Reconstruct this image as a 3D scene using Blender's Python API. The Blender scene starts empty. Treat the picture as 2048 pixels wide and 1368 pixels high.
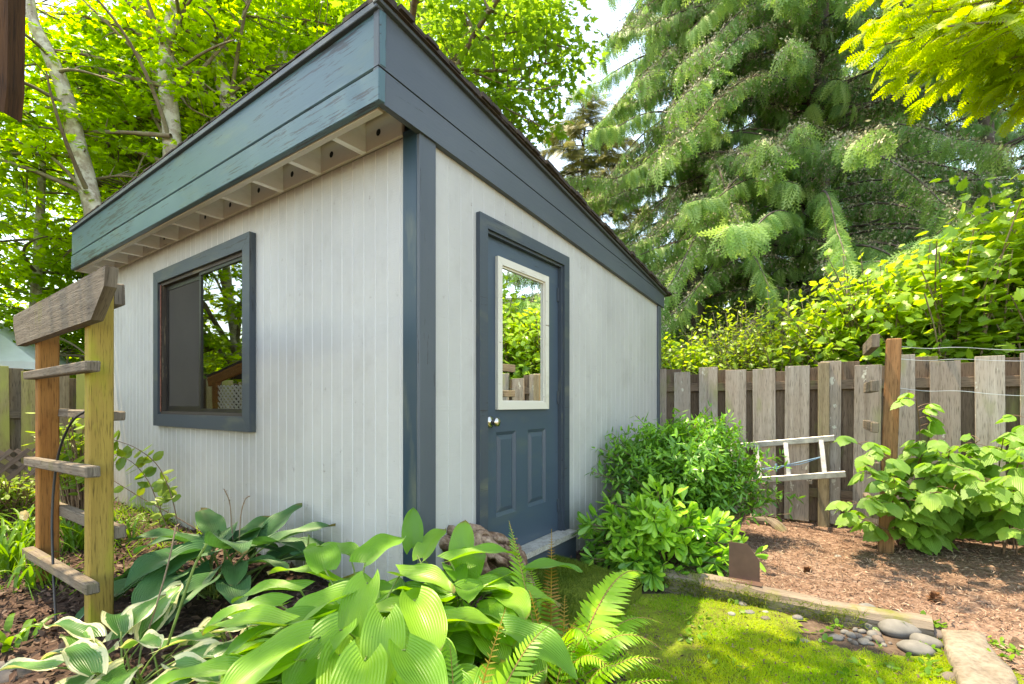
import bpy, math
import numpy as np
R = math.radians
rng = np.random.default_rng(11)
SC = bpy.context.scene
COL = SC.collection
# ---------------------------------------------------------------- camera model (used to measure the place)
F, CX, HY, CZ = 948.0, 1024.0, 808.0, 1.2
def at(px, py, D): return np.array([(px-CX)/F*D, D, CZ-(py-HY)/F*D])
A3 = lambda *a: np.array(a, float)
ca, sa = math.cos(R(35.7)), math.sin(R(35.7))
O = A3(-0.466, 2.40, 0); U = A3(-ca, sa, 0); V = A3(sa, ca, 0); Z = A3(0, 0, 1)
def S(t, s, z): return O + t*U + s*V + z*Z          # shed frame: t along the window wall, s along the door wall
def nrm(a):
    a = np.asarray(a, float); return a/np.maximum(np.linalg.norm(a, axis=-1, keepdims=True), 1e-9)
def sst(a, b, x):
    t = np.clip((x-a)/(b-a), 0, 1); return t*t*(3-2*t)
# cheap value noise
_perm = np.random.default_rng(3).random((64, 64, 64))
def vnoise(p, f=1.0):
    q = np.asarray(p, float)*f; i = np.floor(q).astype(int); t = q-i; t = t*t*(3-2*t)
    r = 0
    for dx in (0, 1):
        for dy in (0, 1):
            for dz in (0, 1):
                w = (t[..., 0] if dx else 1-t[..., 0])*(t[..., 1] if dy else 1-t[..., 1])*(t[..., 2] if dz else 1-t[..., 2])
                r = r + w*_perm[(i[..., 0]+dx) % 64, (i[..., 1]+dy) % 64, (i[..., 2]+dz) % 64]
    return r*2-1
def fbm(p, f=1.0, o=3):
    r = 0; a = 1
    for k in range(o): r = r+a*vnoise(np.asarray(p)+k*7.3, f*2**k); a *= .5
    return r
# ---------------------------------------------------------------- mesh collector
class MB:
    def __init__(s): s.v=[]; s.r=[]; s.n=0; s.f=[]
    def add(s, V_, F_=None, uv=None, rnd=0.5, m=0):
        V_ = np.asarray(V_, float).reshape(-1, 3); b = s.n
        s.v.append(V_); s.r.append(np.broadcast_to(np.asarray(rnd, float), (len(V_),)).copy()); s.n += len(V_)
        if F_ is not None: s.face(np.asarray(F_)+b, None if uv is None else np.asarray(uv, float), m, b)
        return b
    def face(s, F_, uv=None, m=0, b=0):
        F_ = np.asarray(F_, np.int64); F_ = F_.reshape(-1, F_.shape[-1])
        if uv is None: l = np.zeros(F_.shape+(2,))
        elif uv.ndim == 2: l = uv[F_-b]
        else: l = uv.reshape(F_.shape+(2,))
        s.f.append((F_, l, np.broadcast_to(np.asarray(m), (len(F_),))))
    def mesh(s, name, mats, origin=(0, 0, 0), smooth=False):
        me = bpy.data.meshes.new(name)
        v = np.concatenate(s.v)-np.asarray(origin, float)
        me.vertices.add(len(v)); me.vertices.foreach_set('co', v.astype(np.float32).ravel())
        lv = np.concatenate([f.ravel() for f, _, _ in s.f]); ct = np.concatenate([np.full(len(f), f.shape[1]) for f, _, _ in s.f])
        st = np.concatenate([[0], np.cumsum(ct)[:-1]])
        me.loops.add(len(lv)); me.loops.foreach_set('vertex_index', lv.astype(np.int32))
        me.polygons.add(len(ct)); me.polygons.foreach_set('loop_start', st.astype(np.int32))
        if len(mats) > 1: me.polygons.foreach_set('material_index', np.concatenate([m for _, _, m in s.f]).astype(np.int32))
        if smooth: me.polygons.foreach_set('use_smooth', np.ones(len(ct), bool))
        else: me.polygons.foreach_set('use_smooth', np.zeros(len(ct), bool))
        ul = me.uv_layers.new(name='UVMap'); ul.data.foreach_set('uv', np.concatenate([u.reshape(-1, 2) for _, u, _ in s.f]).astype(np.float32).ravel())
        at_ = me.attributes.new('rnd', 'FLOAT', 'POINT'); at_.data.foreach_set('value', np.concatenate(s.r).astype(np.float32))
        me.update(calc_edges=True)
        for m in mats: me.materials.append(m)
        return me
def link(name, me, parent=None, loc=(0, 0, 0)):
    o = bpy.data.objects.new(name, me); COL.objects.link(o)
    if parent is not None: o.parent = parent
    else: o.location = loc
    return o
def tag(o, label=None, cat=None, group=None, kind=None):
    if label: o['label'] = label
    if cat: o['category'] = cat
    if group: o['group'] = group
    if kind: o['kind'] = kind
    return o
def thing(name, label, cat, loc, group=None):
    o = link(name, None, None, tuple(loc)); o.empty_display_size = .1; o['_o'] = [float(x) for x in loc]
    return tag(o, label, cat, group)
def org(o): return np.array(o['_o'])
def part(name, mb, mats, parent, smooth=False, label=None):
    if not isinstance(mats, (list, tuple)): mats = [mats]
    og = org(parent); o = link(name, mb.mesh(name, mats, og, smooth), parent); o['_o'] = list(og)
    if label: o['label'] = label
    return o
def solo(name, mb, mats, label, cat, loc, group=None, smooth=False, kind=None):
    if not isinstance(mats, (list, tuple)): mats = [mats]
    o = link(name, mb.mesh(name, mats, loc, smooth), None, tuple(loc)); o['_o'] = [float(x) for x in loc]
    return tag(o, label, cat, group, kind)
# ---------------------------------------------------------------- shapes
_CB = {}
def cbox(mb, c, ax, ay, hx, hy, hz, b=.003, m=0, rnd=.5, jit=0):
    """bevelled box; ax is the grain axis (uv u runs along it in metres)"""
    ax = nrm(ax); ay = np.asarray(ay, float); ay = nrm(ay-ax*np.dot(ax, ay)); az = np.cross(ax, ay)
    b = min(b, hx*.45, hy*.45, hz*.45)
    P = []; idx = {}
    for i in (0, 1):
        for j in (0, 1):
            for k in (0, 1):
                sg = A3(2*i-1, 2*j-1, 2*k-1); h = A3(hx, hy, hz)
                for q in range(3):
                    l = sg*(h-b); l[q] = sg[q]*h[q]; idx[(i, j, k, q)] = len(P); P.append(l)
    P = np.array(P)
    quads = []; uvs = []; off = rng.random(2)*40
    def uvof(f, q):
        o = [1, 2] if q == 0 else ([0, 2] if q == 1 else [0, 1])
        return [P[i][o]+off for i in f]
    o2 = [(0, 0), (0, 1), (1, 1), (1, 0)]
    for q in range(3):
        for s in (0, 1):
            f = []
            for (x, y) in o2:
                key = [0, 0, 0]; key[q] = s; r_ = [w for w in range(3) if w != q]; key[r_[0]] = x; key[r_[1]] = y
                f.append(idx[(*key, q)])
            quads.append(f); uvs.append(uvof(f, q))
    for q in range(3):                       # edges parallel to q
        r_ = [w for w in range(3) if w != q]
        for x in (0, 1):
            for y in (0, 1):
                def kk(e, w):
                    key = [0, 0, 0]; key[q] = e; key[r_[0]] = x; key[r_[1]] = y; return idx[(*key, w)]
                f = [kk(0, r_[0]), kk(1, r_[0]), kk(1, r_[1]), kk(0, r_[1])]
                quads.append(f); uvs.append(uvof(f, r_[0] if q == 0 or r_[0] != 0 else r_[1]))
    tris = []; tuv = []
    for i in (0, 1):
        for j in (0, 1):
            for k in (0, 1):
                f = [idx[(i, j, k, 0)], idx[(i, j, k, 1)], idx[(i, j, k, 2)]]; tris.append(f); tuv.append(uvof(f, 1))
    # orient outward
    def orient(fs, us):
        for n, f in enumerate(fs):
            p = P[f]; nn = np.cross(p[1]-p[0], p[2]-p[0])
            if np.dot(nn, p.mean(0)) < 0: fs[n] = f[::-1]; us[n] = us[n][::-1]
    orient(quads, uvs); orient(tris, tuv)
    W = np.asarray(c)+P[:, :1]*ax+P[:, 1:2]*ay+P[:, 2:]*az
    if jit: W = W+(vnoise(W, 9)[:, None]*jit)*(ay+az)
    r0 = mb.add(W, rnd=rnd)
    mb.face(np.array(quads)+r0, np.array(uvs), m); mb.face(np.array(tris)+r0, np.array(tuv), m)
def board(mb, p0, p1, wd, w, th, b=.003, m=0, rnd=.5, jit=0):
    """board centred on the axis p0-p1, w wide along wd, th thick"""
    p0 = np.asarray(p0, float); p1 = np.asarray(p1, float)
    cbox(mb, (p0+p1)/2, p1-p0, wd, np.linalg.norm(p1-p0)/2, w/2, th/2, b, m, rnd, jit)
def prism(mb, poly, fr, d0, d1, m=0, rnd=.5, off=(0, 0)):
    """polygon (list of 2-D points) swept from d0 to d1; fr(a,b,d) -> world"""
    n = len(poly); f0 = np.array([fr(a, b, d0) for a, b in poly]); f1 = np.array([fr(a, b, d1) for a, b in poly])
    uv2 = np.array(poly, float)+np.asarray(off)
    b0 = mb.add(np.concatenate([f0, f1]), rnd=rnd)
    mb.face(np.array([list(range(n))[::-1]])+b0, uv2[::-1][None], m); mb.face(np.array([list(range(n, 2*n))])+b0, uv2[None], m)
    q = []; u = []
    L = 0
    for i in range(n):
        j = (i+1) % n; q.append([i, j, j+n, i+n]); l = np.linalg.norm(uv2[j]-uv2[i])
        u.append([[L, d0], [L+l, d0], [L+l, d1], [L, d1]]); L += l
    mb.face(np.array(q)+b0, np.array(u), m)
def tube(mb, pts, rad, seg=6, m=0, rnd=.5, cap=True, wob=0):
    pts = np.asarray(pts, float); n = len(pts); rad = np.broadcast_to(np.asarray(rad, float), (n,))
    tg = nrm(np.gradient(pts, axis=0)); ref = A3(0, 0, 1) if abs(tg[0][2]) < .9 else A3(1, 0, 0)
    x = nrm(np.cross(tg, ref)); 
    for i in range(1, n):
        xx = x[i-1]-tg[i]*np.dot(x[i-1], tg[i]); x[i] = nrm(xx)
    y = np.cross(tg, x); a = np.arange(seg+1)/seg*2*math.pi
    r2 = rad[:, None]*np.ones(seg+1)
    P = pts[:, None]+r2[..., None]*(np.cos(a)[None, :, None]*x[:, None]+np.sin(a)[None, :, None]*y[:, None])
    if wob:
        k = 1+wob*fbm(P*A3(1, 1, .5), 6/max(rad.max(), .02)*.1, 2); k[:, -1] = k[:, 0]
        P = pts[:, None]+(P-pts[:, None])*k[..., None]
    L = np.concatenate([[0], np.cumsum(np.linalg.norm(np.diff(pts, axis=0), axis=1))])
    uv = np.stack([np.repeat(L[:, None], seg+1, 1), np.repeat((a*rad.max())[None], n, 0)], -1).reshape(-1, 2)
    i, j = np.meshgrid(np.arange(n-1), np.arange(seg), indexing='ij'); k = i*(seg+1)+j
    b = mb.add(P.reshape(-1, 3), np.stack([k, k+1, k+seg+2, k+seg+1], -1).reshape(-1, 4), uv, rnd, m)
    if cap:
        e = (n-1)*(seg+1)
        mb.face(np.array([[e+q for q in range(seg)]])+b, None, m); mb.face(np.array([[q for q in range(seg)][::-1]])+b, None, m)
def bez(a, c, b, n=8):
    t = np.linspace(0, 1, n)[:, None]; a, c, b = (np.asarray(x, float) for x in (a, c, b))
    return (1-t)**2*a+2*t*(1-t)*c+t*t*b
def spline(P, n=24):
    P = np.asarray(P, float); k = len(P); s = np.linspace(0, k-1, n); out = []
    for x in s:
        i = min(int(x), k-2); t = x-i; p0 = P[max(i-1, 0)]; p1 = P[i]; p2 = P[i+1]; p3 = P[min(i+2, k-1)]
        out.append(.5*((2*p1)+(-p0+p2)*t+(2*p0-5*p1+4*p2-p3)*t*t+(-p0+3*p1-3*p2+p3)*t**3))
    return np.array(out)
def blob(mb, c, r, amp=.1, fq=2.0, seed=0, nu=18, nv=12, ax=(1, 0, 0), m=0, rnd=.5, flat=0, tilt=0):
    a = np.linspace(0, 2*math.pi, nu+1); b = np.linspace(-math.pi/2, math.pi/2, nv+1)
    aa, bb = np.meshgrid(a, b); D = np.stack([np.cos(aa)*np.cos(bb), np.sin(aa)*np.cos(bb), np.sin(bb)], -1)
    D[:, -1] = D[:, 0]
    k = 1+amp*fbm(D+seed*3.7, fq, 3); P = D*k[..., None]
    P = np.sign(P)*np.abs(P)**(1-flat*.3)*np.asarray(r)
    X = nrm(A3(*ax)); Y = nrm(np.cross(A3(0, 0, 1), X)); Zz = np.cross(X, Y)
    W = np.asarray(c)+P[..., :1]*X+P[..., 1:2]*Y+P[..., 2:]*Zz
    i, j = np.meshgrid(np.arange(nv), np.arange(nu), indexing='ij'); q = i*(nu+1)+j
    uv = np.stack([aa*r[0], bb*r[2]], -1).reshape(-1, 2)
    mb.add(W.reshape(-1, 3), np.stack([q, q+1, q+nu+2, q+nu+1], -1).reshape(-1, 4), uv, rnd, m)
def inst(mb, T, pos, dirv, up, sc, rnd=None, m=0, wsc=None):
    """many copies of a flat template (verts, faces, uv): +Y runs along dirv, +Z towards up"""
    tv, tf, tu = T; pos = np.asarray(pos, float); K = len(pos)
    Y = nrm(dirv); Zp = np.broadcast_to(np.asarray(up, float), (K, 3)); X = nrm(np.cross(Y, Zp)); Zp = np.cross(X, Y)
    sc = np.broadcast_to(np.asarray(sc, float), (K,)); ws = sc if wsc is None else sc*wsc
    P = pos[:, None]+(tv[None, :, :1]*ws[:, None, None])*X[:, None]+(tv[None, :, 1:2]*sc[:, None, None])*Y[:, None]+(tv[None, :, 2:]*sc[:, None, None])*Zp[:, None]
    n = len(tv); rn = rng.random(K) if rnd is None else np.broadcast_to(np.asarray(rnd, float), (K,))
    Fc = (tf[None]+(np.arange(K)*n)[:, None, None]).reshape(-1, tf.shape[1])
    mb.add(P.reshape(-1, 3), Fc, np.tile(tu, (K, 1)), np.repeat(rn, n), m if np.isscalar(m) else np.repeat(m, len(tf)))
# ---------------------------------------------------------------- leaf templates
def star(half, ctr=(0, .3), fold=.12, curl=.1):
    h = np.array(half, float); o = np.concatenate([h, (h*[-1, 1])[::-1][1:-1] if h[0][0] == 0 else (h*[-1, 1])[::-1][1:]])
    v = np.concatenate([[list(ctr)], o]); n = len(o)
    f = np.array([[0, 1+i, 1+(i+1) % n] for i in range(n)])
    z = -fold*np.abs(v[:, 0])-curl*np.maximum(v[:, 1], 0)**2
    return np.column_stack([v, z]), f, v*[2, 1]
MAPLE = star([(0, 0), (.10, -.05), (.34, .02), (.24, .16), (.52, .46), (.22, .44), (.19, .62), (0, 1)], (0, .28))
VINEM = star([(0, 0), (.14, -.04), (.33, -.02), (.31, .1), (.5, .24), (.42, .34), (.47, .6), (.31, .55), (.22, .78), (.14, .74), (0, 1)], (0, .3))
RASP = star([(0, 0), (.16, .04), (.27, .14), (.27, .2), (.34, .32), (.32, .38), (.33, .5), (.27, .55), (.25, .66), (.19, .7), (.15, .82), (.08, .86), (0, 1)], (0, .4), .18, .18)
OVAL = star([(0, 0), (.16, .1), (.26, .3), (.27, .52), (.19, .78), (0, 1)], (0, .45), .15, .1)
LANCE = star([(0, 0), (.09, .12), (.15, .35), (.13, .65), (0, 1)], (0, .45), .2, .12)
OBOV = star([(0, 0), (.05, .2), (.13, .5), (.155, .72), (.09, .92), (0, 1)], (0, .55), .2, .1)
NEED = (A3(0, 0, 0, .5, .5, 0, 0, 1, -.1, -.5, .5, 0).reshape(4, 3), np.array([[0, 1, 2, 3]]), np.array([[0, 0], [1, .5], [0, 1], [-1, .5]], float))
BLADE = (A3(-.5, 0, 0, .5, 0, 0, .25, .6, .06, 0, 1, .25, -.25, .6, .06).reshape(5, 3), np.array([[0, 1, 2], [0, 2, 4], [4, 2, 3]]), np.array([[-1, 0], [1, 0], [.5, .6], [0, 1], [-.5, .6]], float))
def frond_template(pairs, spread, wid, droop, sub=True, ang=50):
    v = []; f = []
    def dia(p, d, L, w):
        b = len(v); d = nrm(A3(*d)); s = A3(-d[1], d[0], 0); p = A3(*p)
        for q in (p, p+d*L*.45+s*w, p+d*L, p+d*L*.45-s*w): v.append(q)
        f.append([b, b+1, b+2, b+3])
    dia((0, 0, 0), (0, 1, 0), 1, wid*.7)
    for i in range(pairs):
        y = .08+.88*i/pairs
        L = spread*(math.sin(min(1, y*2.2+.25)*math.pi/2))*(1-y)**.6+.04
        for sg in (-1, 1):
            d = A3(sg*math.sin(R(ang)), math.cos(R(ang)), 0)
            p = A3(0, y+.02*sg, 0); dia(p, d, L, wid)
            if sub and L > .1:
                for q, s2 in ((.3, sg), (.55, -sg), (.75, sg)):
                    if 1:
                        a = math.atan2(d[0], d[1])+s2*R(38); dia(p+d*L*q, (math.sin(a), math.cos(a), 0), L*.42*(1.1-q*.5), wid*.75)
    v = np.array(v); v[:, 2] = -droop*v[:, 1]**2-droop*.5*np.abs(v[:, 0])
    u = v[:, :2].copy()
    return v, np.array(f), u
CEDAR = frond_template(8, .36, .022, .55)
HEMB = frond_template(7, .36, .05, .2, False, 55)
HEML = frond_template(11, .24, .032, .15, False, 62)
# ---------------------------------------------------------------- node helpers
def N(nt, t, ins=None, **props):
    n = nt.nodes.new(t)
    for k, v in props.items(): setattr(n, k, v)
    for k, v in (ins or {}).items():
        s = n.inputs[k]
        if isinstance(v, bpy.types.NodeSocket): nt.links.new(v, s)
        else: s.default_value = v
    return n
def c4(c): return (*c, 1) if len(c) == 3 else c
def mixc(nt, f, a, b, bl='MIX'):
    n = nt.nodes.new('ShaderNodeMix'); n.data_type = 'RGBA'; n.blend_type = bl; n.clamp_factor = True
    for i, v in ((0, f), (6, a), (7, b)):
        if isinstance(v, bpy.types.NodeSocket): nt.links.new(v, n.inputs[i])
        else: n.inputs[i].default_value = v if i == 0 else c4(v)
    return n.outputs[2]
def ramp(nt, fac, stops):
    n = nt.nodes.new('ShaderNodeValToRGB'); e = n.color_ramp.elements
    while len(e) < len(stops): e.new(.5)
    for x, (p, c) in zip(e, stops): x.position = p; x.color = c4(c) if not np.isscalar(c) else (c, c, c, 1)
    nt.links.new(fac, n.inputs[0]); return n.outputs[0]
def math_(nt, op, a, b=0.0, c=0.0):
    n = nt.nodes.new('ShaderNodeMath'); n.operation = op
    for i, v in enumerate((a, b, c)):
        if isinstance(v, bpy.types.NodeSocket): nt.links.new(v, n.inputs[i])
        else: n.inputs[i].default_value = v
    return n.outputs[0]
def newmat(name):
    m = bpy.data.materials.new(name); m.use_nodes = True; nt = m.node_tree; nt.nodes.clear()
    return m, nt, nt.nodes.new('ShaderNodeOutputMaterial')
def uvmap(nt, sx, sy, sz=1):
    return N(nt, 'ShaderNodeMapping', {'Vector': N(nt, 'ShaderNodeUVMap').outputs[0], 'Scale': (sx, sy, sz)}).outputs[0]
def omap(nt, sx=1, sy=1, sz=1):
    return N(nt, 'ShaderNodeMapping', {'Vector': N(nt, 'ShaderNodeTexCoord').outputs['Object'], 'Scale': (sx, sy, sz)}).outputs[0]
def noise(nt, vec, sc, det=4, rough=.55, out=0): return N(nt, 'ShaderNodeTexNoise', {'Vector': vec, 'Scale': sc, 'Detail': det, 'Roughness': rough}).outputs[out]
def bump(nt, h, st=.4, d=.01): return N(nt, 'ShaderNodeBump', {'Height': h, 'Strength': st, 'Distance': d}).outputs[0]
def rndattr(nt): return N(nt, 'ShaderNodeAttribute', attribute_name='rnd').outputs['Fac']
def princ(nt, out, col, rough=.6, nor=None, metal=0, spec=.5):
    p = N(nt, 'ShaderNodeBsdfPrincipled', {'Base Color': c4(col) if not isinstance(col, bpy.types.NodeSocket) else col, 'Roughness': rough, 'Metallic': metal, 'Specular IOR Level': spec})
    if nor is not None: nt.links.new(nor, p.inputs['Normal'])
    nt.links.new(p.outputs[0], out.inputs[0]); return p
def leaf_mat(name, cols, tcol, trans=.45, gloss=.25, rough=.38, veins=0, margin=None, nsc=6.0, center=None):
    m, nt, out = newmat(name); r = rndattr(nt)
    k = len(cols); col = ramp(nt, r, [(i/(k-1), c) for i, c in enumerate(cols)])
    nz = noise(nt, omap(nt), nsc, 3)
    col = mixc(nt, ramp(nt, nz, [(.3, .0), (.75, .55)]), col, mixc(nt, 1., col, (1.35, 1.25, .7), 'MULTIPLY'))
    nor = None
    uv = N(nt, 'ShaderNodeSeparateXYZ', {0: N(nt, 'ShaderNodeUVMap').outputs[0]})
    if veins:
        u = uv.outputs[0]; w = math_(nt, 'SINE', math_(nt, 'MULTIPLY', u, veins)); a = math_(nt, 'ABSOLUTE', w)
        nor = bump(nt, a, .32, .008)
        line = ramp(nt, a, [(0, 1.), (.22, 0.)])
        br = math_(nt, 'MULTIPLY', ramp(nt, math_(nt, 'ADD', uv.outputs[1], math_(nt, 'MULTIPLY', math_(nt, 'ABSOLUTE', u), .08)), [(.93, 0.), (1., .8)]), ramp(nt, math_(nt, 'ADD', r, math_(nt, 'MULTIPLY', nz, .6)), [(.75, 0.), (.9, 1.)]))
        col = mixc(nt, br, col, (.22, .14, .05))
        sp = noise(nt, omap(nt), 55, 2); col = mixc(nt, ramp(nt, sp, [(.74, 0.), (.78, .6)]), col, (.10, .08, .03))
        col = mixc(nt, math_(nt, 'MULTIPLY', line, .28), col, mixc(nt, 1., col, (1.7, 1.5, 1.2), 'MULTIPLY'))
    if center is not None:
        a = math_(nt, 'ABSOLUTE', uv.outputs[0]); col = mixc(nt, ramp(nt, a, [(0., .8), (.7, 0.)]), col, center)
    if margin is not None:
        a = math_(nt, 'ABSOLUTE', uv.outputs[0]); n2 = noise(nt, uvmap(nt, 2.2, 7), 1.0, 3)
        e = math_(nt, 'ADD', a, math_(nt, 'MULTIPLY', math_(nt, 'SUBTRACT', n2, .5), .55))
        e = math_(nt, 'ADD', e, math_(nt, 'MULTIPLY', math_(nt, 'POWER', uv.outputs[1], 6.), .22))
        col = mixc(nt, ramp(nt, e, [(.70, 0.), (.76, 1.)]), col, margin)
    tc = mixc(nt, 1., col, tcol, 'MULTIPLY')
    d = N(nt, 'ShaderNodeBsdfDiffuse', {'Color': col}); t = N(nt, 'ShaderNodeBsdfTranslucent', {'Color': tc})
    g = N(nt, 'ShaderNodeBsdfGlossy', {'Color': (1, 1, 1, 1), 'Roughness': rough})
    if nor is not None:
        for x in (d, g): nt.links.new(nor, x.inputs['Normal'])
    ms = N(nt, 'ShaderNodeMixShader', {0: trans, 1: d.outputs[0], 2: t.outputs[0]})
    fc = N(nt, 'ShaderNodeLayerWeight', {'Blend': .5}).outputs['Facing']
    fr = math_(nt, 'MULTIPLY', math_(nt, 'ADD', math_(nt, 'MULTIPLY', math_(nt, 'POWER', fc, 4.), .35), .035), gloss*2)
    m2 = N(nt, 'ShaderNodeMixShader', {0: fr, 1: ms.outputs[0], 2: g.outputs[0]})
    nt.links.new(m2.outputs[0], out.inputs[0]); return m
def wood_mat(name, c1, c2, c3, green=None, gamt=.5, rough=.8, bs=.5, fine=34, lich=None, liam=.62):
    """c1 light, c2 dark grain, c3 odd boards; grain runs along uv u"""
    m, nt, out = newmat(name)
    n1 = noise(nt, uvmap(nt, 1.3, fine), 1., 6, .65); n2 = noise(nt, uvmap(nt, .9, 3.2), 1., 3); n3 = noise(nt, uvmap(nt, 11, 170), 1., 3)
    col = mixc(nt, ramp(nt, n1, [(.34, 0.), (.66, 1.)]), c2, c1)
    col = mixc(nt, ramp(nt, n2, [(.38, 0.), (.68, .85)]), col, c3)
    col = mixc(nt, math_(nt, 'MULTIPLY', rndattr(nt), .7), col, mixc(nt, 1., col, (.5, .45, .42), 'MULTIPLY'))
    n6 = noise(nt, uvmap(nt, .5, 22), 1.4, 4); col = mixc(nt, ramp(nt, n6, [(.52, 0.), (.7, .6)]), col, mixc(nt, 1., col, (.55, .5, .46), 'MULTIPLY'))
    col = mixc(nt, ramp(nt, n3, [(.32, .8), (.47, 0.)]), col, mixc(nt, 1., col, (.3, .28, .26), 'MULTIPLY'))
    if green is not None:
        g = noise(nt, omap(nt, 3, 3, 1.2), 1.6, 4); col = mixc(nt, ramp(nt, g, [(.62-gamt*.35, 0.), (.72-gamt*.2, .85)]), col, green)
    if lich is not None:
        g = noise(nt, omap(nt, 1, 1, .6), 13, 4, .6); g2 = noise(nt, omap(nt), 1.1, 2)
        col = mixc(nt, ramp(nt, math_(nt, 'ADD', g, math_(nt, 'MULTIPLY', math_(nt, 'SUBTRACT', g2, .5), .5)), [(liam, 0.), (liam+.03, .9)]), col, lich)
    h = math_(nt, 'ADD', math_(nt, 'MULTIPLY', n1, .7), math_(nt, 'MULTIPLY', n3, .4))
    princ(nt, out, col, rough, bump(nt, h, bs, .006), spec=.25); return m
def paint_mat(name, c, wear, wam=.36, rough=.45, var=(1.25, 1.2, 1.1), dirt=(.2, .2, .12), bs=.25):
    m, nt, out = newmat(name)
    n1 = noise(nt, uvmap(nt, 1.1, 3), 1., 4); n2 = noise(nt, uvmap(nt, 4, 60), 1., 5, .65); n3 = noise(nt, uvmap(nt, 2.2, 34), 1.7, 6, .72)
    col = mixc(nt, ramp(nt, n1, [(.3, 0.), (.75, .8)]), c, mixc(nt, 1., c, var, 'MULTIPLY'))
    n4 = noise(nt, uvmap(nt, 1.5, 5), 1.3, 4); col = mixc(nt, ramp(nt, n4, [(.55, 0.), (.75, .4)]), col, dirt)
    n5 = noise(nt, uvmap(nt, .9, 4), 1., 3); pe = math_(nt, 'SUBTRACT', n3, math_(nt, 'MULTIPLY', math_(nt, 'SUBTRACT', n5, .5), .55))
    col = mixc(nt, ramp(nt, pe, [(wam-.03, .9), (wam, 0.)]), col, wear)
    princ(nt, out, col, rough, bump(nt, math_(nt, 'ADD', math_(nt, 'MULTIPLY', n2, .6), math_(nt, 'MULTIPLY', n3, .5)), bs, .004), spec=.4); return m
def plain_mat(name, c, rough=.5, metal=0, var=.3, sc=6, bs=.1):
    m, nt, out = newmat(name); n1 = noise(nt, omap(nt), sc, 5)
    col = mixc(nt, ramp(nt, n1, [(.3, 0.), (.7, 1.)]), tuple(x*(1-var) for x in c), tuple(min(1, x*(1+var)) for x in c))
    princ(nt, out, col, rough, bump(nt, noise(nt, omap(nt), sc*6, 4), bs, .004), metal); return m
def ground_mat(name, cols, sc=9, rough=.95, bs=.8):
    m, nt, out = newmat(name); o = omap(nt)
    n1 = noise(nt, o, sc, 8, .7); n2 = noise(nt, o, sc*.12, 3); v = ramp(nt, N(nt, 'ShaderNodeTexVoronoi', {'Vector': o, 'Scale': sc*5}).outputs['Distance'], [(0., .25), (.6, .8)])
    k = len(cols); col = ramp(nt, n1, [(.3+.42*i/(k-1), c) for i, c in enumerate(cols)])
    col = mixc(nt, .35, col, mixc(nt, 1., col, v, 'OVERLAY'))
    col = mixc(nt, ramp(nt, n2, [(.35, .0), (.7, .6)]), col, mixc(nt, 1., col, (.55, .5, .47), 'MULTIPLY'))
    princ(nt, out, col, rough, bump(nt, n1, bs, .02), spec=.15); return m
# ================================================================ materials
M = {}
M['siding'] = None
def siding_mat():
    m, nt, out = newmat('white_painted_siding')
    n1 = noise(nt, uvmap(nt, 90, 5), 1., 5, .6); n2 = noise(nt, uvmap(nt, 1.2, .7), 1., 5, .6); n3 = noise(nt, uvmap(nt, 14, 8), 1., 6, .7); n4 = noise(nt, uvmap(nt, 2.4, 1.7), 1.3, 6, .7)
    n5 = noise(nt, uvmap(nt, 5, 110), 1., 4, .6)
    col = mixc(nt, ramp(nt, n2, [(.3, 0.), (.7, 1.)]), (.41, .405, .395), (.51, .505, .49))
    col = mixc(nt, ramp(nt, n4, [(.52, 0.), (.74, .36)]), col, (.29, .265, .245))
    col = mixc(nt, ramp(nt, n3, [(.64, 0.), (.72, .7)]), col, (.22, .18, .15))
    z = N(nt, 'ShaderNodeSeparateXYZ', {0: N(nt, 'ShaderNodeUVMap').outputs[0]}).outputs[1]      # green algae just above the soil
    col = mixc(nt, math_(nt, 'MULTIPLY', ramp(nt, z, [(.02, 1.), (.5, 0.)]), ramp(nt, n4, [(.35, 0.), (.6, .9)])), col, (.27, .27, .18))
    col = mixc(nt, rndattr(nt), col, (.72, .72, .72))
    princ(nt, out, col, .6, bump(nt, math_(nt, 'ADD', n1, math_(nt, 'MULTIPLY', n5, .8)), .6, .005), spec=.3); return m
M['siding'] = siding_mat()
M['white'] = paint_mat('eave_white_shaded', (.60, .56, .51), (.24, .18, .13), .36, .6, (1.12, 1.12, 1.12), (.36, .30, .22))  # soffit and vent block white toned down, eave shade put into the colour
M['rafter'] = paint_mat('rafter_white_lit', (.88, .87, .85), (.3, .24, .18), .33, .6, (1.1, 1.1, 1.1), (.45, .38, .28))  # same white made lighter, light on the rafter sides put into the colour
M['teal'] = paint_mat('weathered_slate_teal_reflection', (.045, .100, .128), (.02, .02, .02), .43, .4, (1.5, 1.45, 1.2), (.14, .17, .09))  # slate trim paint with reflected greenery and sky put into the colour
M['slate'] = paint_mat('slate_blue_paint', (.064, .080, .098), (.03, .033, .037), .37, .5, (1.35, 1.3, 1.25), (.10, .11, .13), .5)
M['slate_shaded'] = paint_mat('shaded_slate_paint', (.010, .036, .058), (.02, .03, .04), .28, .4)  # slate trim paint copied darker, shade of the window side put into the colour
M['door'] = paint_mat('slate_door_paint', (.045, .070, .102), (.03, .035, .045), .30, .34, (1.25, 1.25, 1.2), (.10, .12, .09), .12)
M['frame'] = paint_mat('dark_slate_trim_paint', (.045, .060, .08), (.025, .025, .03), .36, .45)
M['shingle'] = plain_mat('dark_brown_shingle', (.045, .034, .028), .95, 0, .5, 40, .6)
M['black'] = plain_mat('black_hole', (.008, .008, .008), .9)
M['bronze'] = plain_mat('dark_bronze_sash', (.02, .018, .017), .35, .3)
M['rustred'] = plain_mat('rusty_jamb', (.16, .06, .04), .8, 0, .4, 30)
M['screen'] = plain_mat('brown_insect_screen', (.034, .029, .024), .9, 0, .12, 3)
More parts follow.
